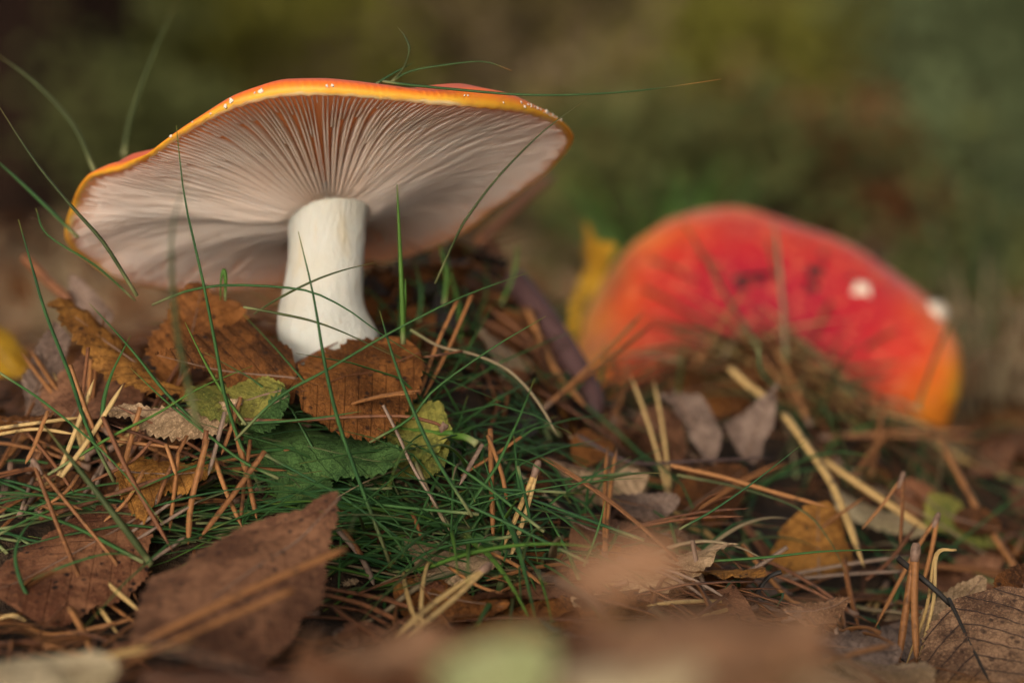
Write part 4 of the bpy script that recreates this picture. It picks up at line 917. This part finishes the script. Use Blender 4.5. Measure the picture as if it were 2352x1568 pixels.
# ------------------------------------------------------------------ uncountable litter
def scatter_strips(name, n, sampler, lenr, rr_, mat, label, cat, lift=(0, .006), curve=.2, rise=.3, sides=3):
    parts = []
    for i in range(n):
        x, y = sampler(); L = rng.uniform(*lenr); az = rng.uniform(0, 6.28); z = gzs(x, y) + rng.uniform(*lift)
        nrm = gnormal(x, y); d = Vector((math.cos(az), math.sin(az), 0)); d = (d - nrm * d.dot(nrm)).normalized(); d = (d + nrm * rng.uniform(-.05, rise)).normalized()
        sd_ = d.cross(nrm); c = rng.uniform(-curve, curve)
        pts = [Vector((x, y, z)) + d * L * t + sd_ * c * L * t * t - nrm * L * t * t * rise * .5 for t in (0, .5, 1)]
        parts.append(tube(smooth_path(pts, 5), grass_rad(rng.uniform(*rr_)), sides, .7, cap=False))
    V, F, U = join(parts); o = mesh_obj(name, V, F, mat, None, None, U); o['kind'] = 'stuff'; tag(o, label, cat); return o
def smp(pxr, dr):
    def f():
        for _t in range(6):
            px = rng.uniform(*pxr); d = rng.uniform(*dr)
            if d > .9 or not on_hero((px - 1176) / FPX * d, d, 15): break
        return (px - 1176) / FPX * d, d
    return f
def scatter_frags(name, n, sampler, size, mat, label, cat):
    V, F, U = [], [], []
    for i in range(n):
        x, y = sampler(); s = rng.uniform(*size); q = orient(x, y, rng.uniform(0, 6.28), .7, rng.uniform(.001, .006)); k_ = len(V)
        ring = [(math.cos(a) * s * rng.uniform(.5, 1.1), math.sin(a) * s * rng.uniform(.4, .8), rng.uniform(-.2, .25) * s) for a in np.linspace(0, 5.3, 7)]
        V.append(q @ Vector((0, 0, .1 * s))); U.append((.5, 0))
        for r_ in ring: V.append(q @ Vector(r_)); U.append((.5 + r_[0] / s * .4, r_[1] / s))
        F += [(k_, k_ + 1 + j, k_ + 1 + (j + 1) % 7) for j in range(7)]
    o = mesh_obj(name, V, F, mat, None, None, U); o['kind'] = 'stuff'; tag(o, label, cat)
scatter_strips('needle_litter', 1500, smp((-250, 2600), (.44, .95)), (.015, .04), (.0005, .0008), M['needle'], 'mat of fallen brown needles over the whole floor', 'needle litter')
scatter_strips('needle_litter', 900, smp((-250, 2600), (.5, .95)), (.015, .04), (.0005, .0008), M['needlered'], 'mat of dark reddish needles woven into the floor', 'needle litter')
scatter_strips('fine_grass', 230, lambda: (lambda px, d: ((px - 1176) / FPX * d, d))(rng.gauss(960, 190), rng.uniform(.68, .74)), (.03, .07), (.0004, .0007), M['grass'], 'dense dark green grass on the slope below the cap', 'grass', (0, .004), .4, .9)
scatter_strips('fine_grass', 350, smp((1250, 2500), (.70, 1.0)), (.02, .045), (.0004, .0008), M['grass'], 'thin green grass mixed into litter by the toadstool', 'grass', (0, .004), .4, .9)
scatter_strips('needle_litter', 420, smp((1480, 2080), (.862, .892)), (.02, .045), (.0004, .0007), M['needle'], 'dry needles heaped against the buried side of the toadstool', 'needle litter', (0, .006), .4, .6)
scatter_strips('dry_grass_litter', 110, smp((1480, 2080), (.860, .89)), (.02, .05), (.0005, .0009), M['needlepale'], 'pale dry straw strewn on the heap at the toadstool', 'straw', (0, .006), .4, .6)
scatter_strips('fine_grass', 110, smp((1400, 2080), (.850, .89)), (.02, .05), (.0004, .0008), M['grassolive'], 'olive grass growing on the heap at the toadstool', 'grass', (0, .004), .4, .9)
scatter_frags('leaf_crumbs', 60, smp((1500, 1900), (.860, .89)), (.003, .008), M['black'], 'black soil crumbs on the heap at the toadstool', 'leaf litter')
scatter_strips('far_needles', 1200, smp((-400, 2800), (.95, 1.9)), (.02, .06), (.0007, .0013), M['needle'], 'blurred dry needles and straw on the floor behind', 'needle litter', (0, .01), .4, .5)
scatter_frags('leaf_crumbs', 500, smp((-250, 2600), (.42, 1.0)), (.003, .010), M['rustdark'], 'crumbled dark leaf fragments over the floor', 'leaf litter')
scatter_frags('leaf_crumbs', 250, smp((-250, 2600), (.42, 1.0)), (.003, .009), M['umber'], 'crumbled umber leaf fragments over the floor', 'leaf litter')
scatter_frags('leaf_crumbs', 140, smp((1540, 1860), (.862, .89)), (.003, .009), M['rustdark'], 'heap of dark crumbs against the red toadstool', 'leaf litter')
scatter_strips('fine_grass', 90, smp((860, 1200), (.76, .84)), (.02, .045), (.0005, .0008), M['grass'], 'sparse grass on the dark heap right of the stem', 'grass', (0, .004), .4, .9)
scatter_frags('leaf_crumbs', 120, smp((820, 1240), (.76, .86)), (.003, .009), M['black'], 'black crumbs standing in for shade on the heap right of the stem', 'leaf litter')  # black colour imitates the shade under the cap, which the sun lights here
scatter_frags('leaf_crumbs', 90, smp((820, 1240), (.77, .86)), (.004, .012), M['rustdark'], 'heap of rotten leaf crumbs right of the stem', 'leaf litter')
scatter_frags('far_litter', 900, smp((-600, 3000), (.98, 2.6)), (.008, .024), M['tan'], 'blurred tan leaf litter on the floor behind', 'leaf litter')
scatter_frags('far_litter', 900, smp((-600, 3000), (.98, 2.6)), (.008, .024), M['rust'], 'blurred rust leaf litter on the floor behind', 'leaf litter')

# ------------------------------------------------------------------ the wood behind: trunk, shrubs, tufts
def simple_leaf_mat(name, a, b):
    k = NT(name); c = k.mix(k.noise(k.geo(), 9, 3, .6), a, b); return k.shade(c, .7, None, .25, None, .08)
FOL = {'olive': simple_leaf_mat('foliage_olive', (0.139, 0.112, 0.033), (0.220, 0.159, 0.053)), 'yellow': simple_leaf_mat('foliage_yellow_green', (.15, .145, .022), (.19, .17, .03)),
       'green': simple_leaf_mat('foliage_green', (0.073, 0.086, 0.027), (0.109, 0.104, 0.034)), 'teal': simple_leaf_mat('foliage_grey_green', (.105, .130, .055), (.14, .16, .070)),
       'rust': simple_leaf_mat('foliage_rust', (0.140, 0.054, 0.020), (0.173, 0.073, 0.027)), 'brown': simple_leaf_mat('foliage_brown', (0.227, 0.159, 0.086), (0.281, 0.198, 0.109)),
       'dark': simple_leaf_mat('foliage_dark', (0.046, 0.038, 0.013), (0.065, 0.049, 0.018))}
k = NT('bark'); _o = k.geo(); _mp = k.n('ShaderNodeMapping'); _mp.inputs['Scale'].default_value = (1, 1, .25); k.l(_o, _mp.inputs[0])
_n = k.noise(_mp.outputs[0], 40, 6, .7)
M['bark'] = k.shade(k.ramp(_n, [(.35, (.005, .003, .002)), (.55, (.016, .008, .005)), (.7, (.045, .022, .012))]), .9, k.bump(_n, 1.0, .02), 0, None, .05)
def trunk(px, d, r, label, h=3.5):
    x = (px - 1176) / FPX * d; z = gzs(x, d); b = Vector((x, d, z - .05))
    root = empty('tree', b); tag(root, label, 'tree')
    V, F = [], []; NS = 48; ys = np.linspace(0, h, 90)
    for t in ys:
        rr_ = r * (1 + .7 * math.exp(-t / (r * .9)) - .06 * t)
        for i in range(NS):
            a = 2 * math.pi * i / NS
            q = rr_ * (1 + .10 * mnoise.fractal(Vector((math.cos(a) * 5, math.sin(a) * 5, t * 2.2)), 1, 2, 4) + .08 * math.sin(5 * a) * math.exp(-t / .1))
            V.append(b + Vector((math.cos(a) * q, math.sin(a) * q, t)))
    for j in range(len(ys) - 1):
        for i in range(NS):
            i2 = (i + 1) % NS; F.append((j * NS + i, j * NS + i2, (j + 1) * NS + i2, (j + 1) * NS + i))
    mesh_obj('trunk', V, F, M['bark'], root, b)
    # limbs and a ragged crown well above the frame
    parts = []; tips = []
    rr2 = random.Random(int(px))
    for i in range(9):
        a = rr2.uniform(0, 6.28); z0 = h * rr2.uniform(.62, .98); ln = rr2.uniform(.5, 1.0)
        e = b + Vector((math.cos(a) * ln, math.sin(a) * ln, z0 + ln * .5)); s0 = b + Vector((0, 0, z0 - .05))
        parts.append(tube(smooth_path([s0, s0.lerp(e, .5) + Vector((0, 0, .08)), e], 8), lambda t: r * .22 * (1.05 - t), 6)); tips.append((s0, e))
    v, f, u = join(parts); mesh_obj('limbs', v, f, M['bark'], root, b)
    V, F = [], []
    for i in range(1500):
        s0, e = rr2.choice(tips); p = s0.lerp(e, rr2.uniform(.35, 1.1)) + Vector((rr2.gauss(0, .14), rr2.gauss(0, .14), rr2.gauss(0, .12)))
        add_leaf(V, F, p, rr2.uniform(.02, .04), rr2)
    mesh_obj('crown', V, F, FOL['olive'], root, b, smooth=False)
def add_leaf(V, F, p, s, rr):
    d = Vector((rr.gauss(0, 1), rr.gauss(0, 1), rr.gauss(0, .6))).normalized(); n = Vector((rr.gauss(0, .7), rr.gauss(0, .7), 1)).normalized()
    a = d.cross(n).normalized(); k_ = len(V)
    V += [p, p + d * s * .5 + a * s * .32, p + d * s, p + d * s * .5 - a * s * .32, p + d * s * .5 - n * s * .08]
    F += [(k_, k_ + 1, k_ + 4), (k_ + 1, k_ + 2, k_ + 4), (k_ + 2, k_ + 3, k_ + 4), (k_ + 3, k_, k_ + 4)]
def shrub(px, py, d, rx, rz, fol, n, leafs, label, name='shrub', group=None, ry=None):
    """foliage mass centred on the seen point, stems down to the floor"""
    rr = random.Random(int(px * 7 + py)); c = P(px, py, d); ry = ry or rx * .8
    gzb = gzs(c.x, c.y); b = Vector((c.x, c.y, gzb))
    root = empty(name, b); tag(root, label, 'shrub', group)
    tips = []; parts = []
    for i in range(12):
        t = c + Vector((rr.uniform(-.75, .75) * rx, rr.uniform(-.75, .75) * ry, rr.uniform(-.6, .8) * rz))
        s0 = b + Vector((rr.uniform(-.15, .15) * rx, rr.uniform(-.15, .15) * ry, -.01))
        mid = s0.lerp(t, .55) + Vector((rr.uniform(-.1, .1) * rx, 0, rr.uniform(0, .1) * rz))
        parts.append(tube(smooth_path([s0, mid, t], 9), lambda q: max(.0015, rx * .022) * (1.1 - q), 5)); tips.append((s0, mid, t))
    v, f, u = join(parts); mesh_obj('stems', v, f, M['bark'], root, b)
    V, F = [], []; cl = [c + Vector((rr.uniform(-1, 1) * rx, rr.uniform(-1, 1) * ry, rr.uniform(-1, 1) * rz)) * .0 + Vector((rr.gauss(0, .45) * rx, rr.gauss(0, .45) * ry, rr.gauss(0, .45) * rz)) for _ in range(26)]
    for i in range(n):
        q = rr.choice(cl) + Vector((rr.gauss(0, .2) * rx, rr.gauss(0, .2) * ry, rr.gauss(0, .2) * rz))
        q.z = max(q.z, gzb + .01)
        add_leaf(V, F, q, rr.uniform(.7, 1.3) * leafs, rr)
    mesh_obj('foliage', V, F, FOL[fol], root, b, smooth=False)
trunk(40, 2.6, .105, 'dark brown tree trunk standing behind the tall blades')
S_ = shrub
S_(545, 40, 2.9, .16, .14, 'yellow', 1800, .022, 'yellow green leafy shrub standing beside the dark trunk')
S_(380, 330, 2.3, .10, .09, 'green', 900, .018, 'low green shrub between the dark trunk and the cap')
S_(830, 60, 3.6, .28, .26, 'olive', 2200, .026, 'olive shrub standing behind the middle of the cap')
S_(1250, 90, 3.4, .30, .26, 'brown', 1800, .026, 'brown withering shrub behind the right of the cap')
S_(1500, 40, 3.8, .25, .24, 'olive', 1800, .026, 'olive shrub behind the tip of the long blade')
S_(1745, 110, 3.0, .12, .12, 'yellow', 1100, .020, 'small yellow green shrub above the red toadstool')
S_(1950, 60, 4.2, .34, .30, 'dark', 2200, .028, 'dark evergreen shrub between the yellow and grey green shrubs')
S_(2260, 80, 2.8, .16, .17, 'teal', 1800, .024, 'grey green shrub rising right of the red toadstool')
S_(2320, 440, 2.3, .12, .08, 'teal', 900, .020, 'low grey green plant right of the red toadstool')
S_(1600, 420, 1.9, .13, .07, 'green', 1100, .018, 'low green plant directly behind the red toadstool')
S_(1940, 400, 2.0, .07, .045, 'rust', 500, .018, 'patch of rusty bracken above the red toadstool', 'bracken')
S_(2090, 480, 2.6, .10, .07, 'dark', 700, .018, 'low dark plant beside the rusty bracken')
S_(2230, 620, 1.55, .05, .05, 'green', 500, .014, 'small green plant just behind the toadstool rim')
S_(1390, 330, 2.7, .14, .08, 'olive', 900, .02, 'low olive plant beyond the right rim of the cap')
for i, (px, d, r_) in enumerate([(-700, 5.5, .9), (-100, 6.5, 1.0), (500, 5.8, .95), (1100, 6.8, 1.1), (1700, 5.9, .95), (2300, 6.4, 1.0), (2950, 5.6, .9)]):
    S_(px, 40, d, r_, .75, ['dark', 'olive', 'dark', 'brown', 'olive', 'dark', 'green'][i], 3500, .05, 'tall %s thicket far behind the mushrooms' % ['dark', 'olive', 'gloomy', 'brown', 'dusky olive', 'very dark', 'green'][i], 'thicket', 'thickets closing the view', .5)
for i, (px, d, r_) in enumerate([(-1500, 4.6, .8), (-2500, 4.4, .9), (-3700, 4.6, 1.0), (-5200, 5.0, 1.1), (3900, 4.6, .8), (5000, 4.5, .9), (6300, 5.0, 1.0)]):
    S_(px, 120, d, r_, .75, ['olive', 'dark', 'brown', 'olive', 'olive', 'dark', 'brown'][i], 2500, .05, 'side thicket of %s leaves beyond the edge of the view' % ['olive', 'dark', 'brown', 'dusky', 'olive green', 'shaded', 'withered'][i], 'thicket', 'thickets closing the view', .5)
def tuft(px, py_base, d, n, h, mat, label):
    b = P(px, py_base, d); b.z = gzs(b.x, b.y) - .002; parts = []; rr = random.Random(int(px))
    for i in range(n):
        a = rr.uniform(0, 6.28); l_ = rr.uniform(.1, .6); hh = h * rr.uniform(.6, 1.1); s0 = b + Vector((rr.gauss(0, .008), rr.gauss(0, .008), 0))
        parts.append(tube(smooth_path([s0, s0 + Vector((math.cos(a) * l_ * hh * .3, math.sin(a) * l_ * hh * .3, hh * .6)), s0 + Vector((math.cos(a) * l_ * hh, math.sin(a) * l_ * hh, hh * .9))], 7), grass_rad(.0012), 3, .6, cap=False))
    V, F, U = join(parts); o = mesh_obj('grass_tuft', V, F, M[mat], None, b, U); tag(o, label, 'grass tuft')
tuft(1480, 700, 1.15, 26, .10, 'grassbright', 'soft bright grass tuft between the cap and the red toadstool')
tuft(1610, 640, 1.25, 30, .09, 'grass', 'soft green grass tuft behind the top of the red toadstool')
tuft(2240, 750, 1.2, 18, .11, 'grassolive', 'tall soft olive grass tuft at the far side of the toadstool')
tuft(2330, 800, 1.05, 18, .07, 'grassdead', 'dry straw tuft at the far side of the toadstool')
tuft(130, 800, 1.15, 18, .06, 'grassdead', 'dry straw tuft behind the left of the mound')
tuft(1270, 760, 1.1, 18, .06, 'grassolive', 'olive grass tuft just beyond the heap')
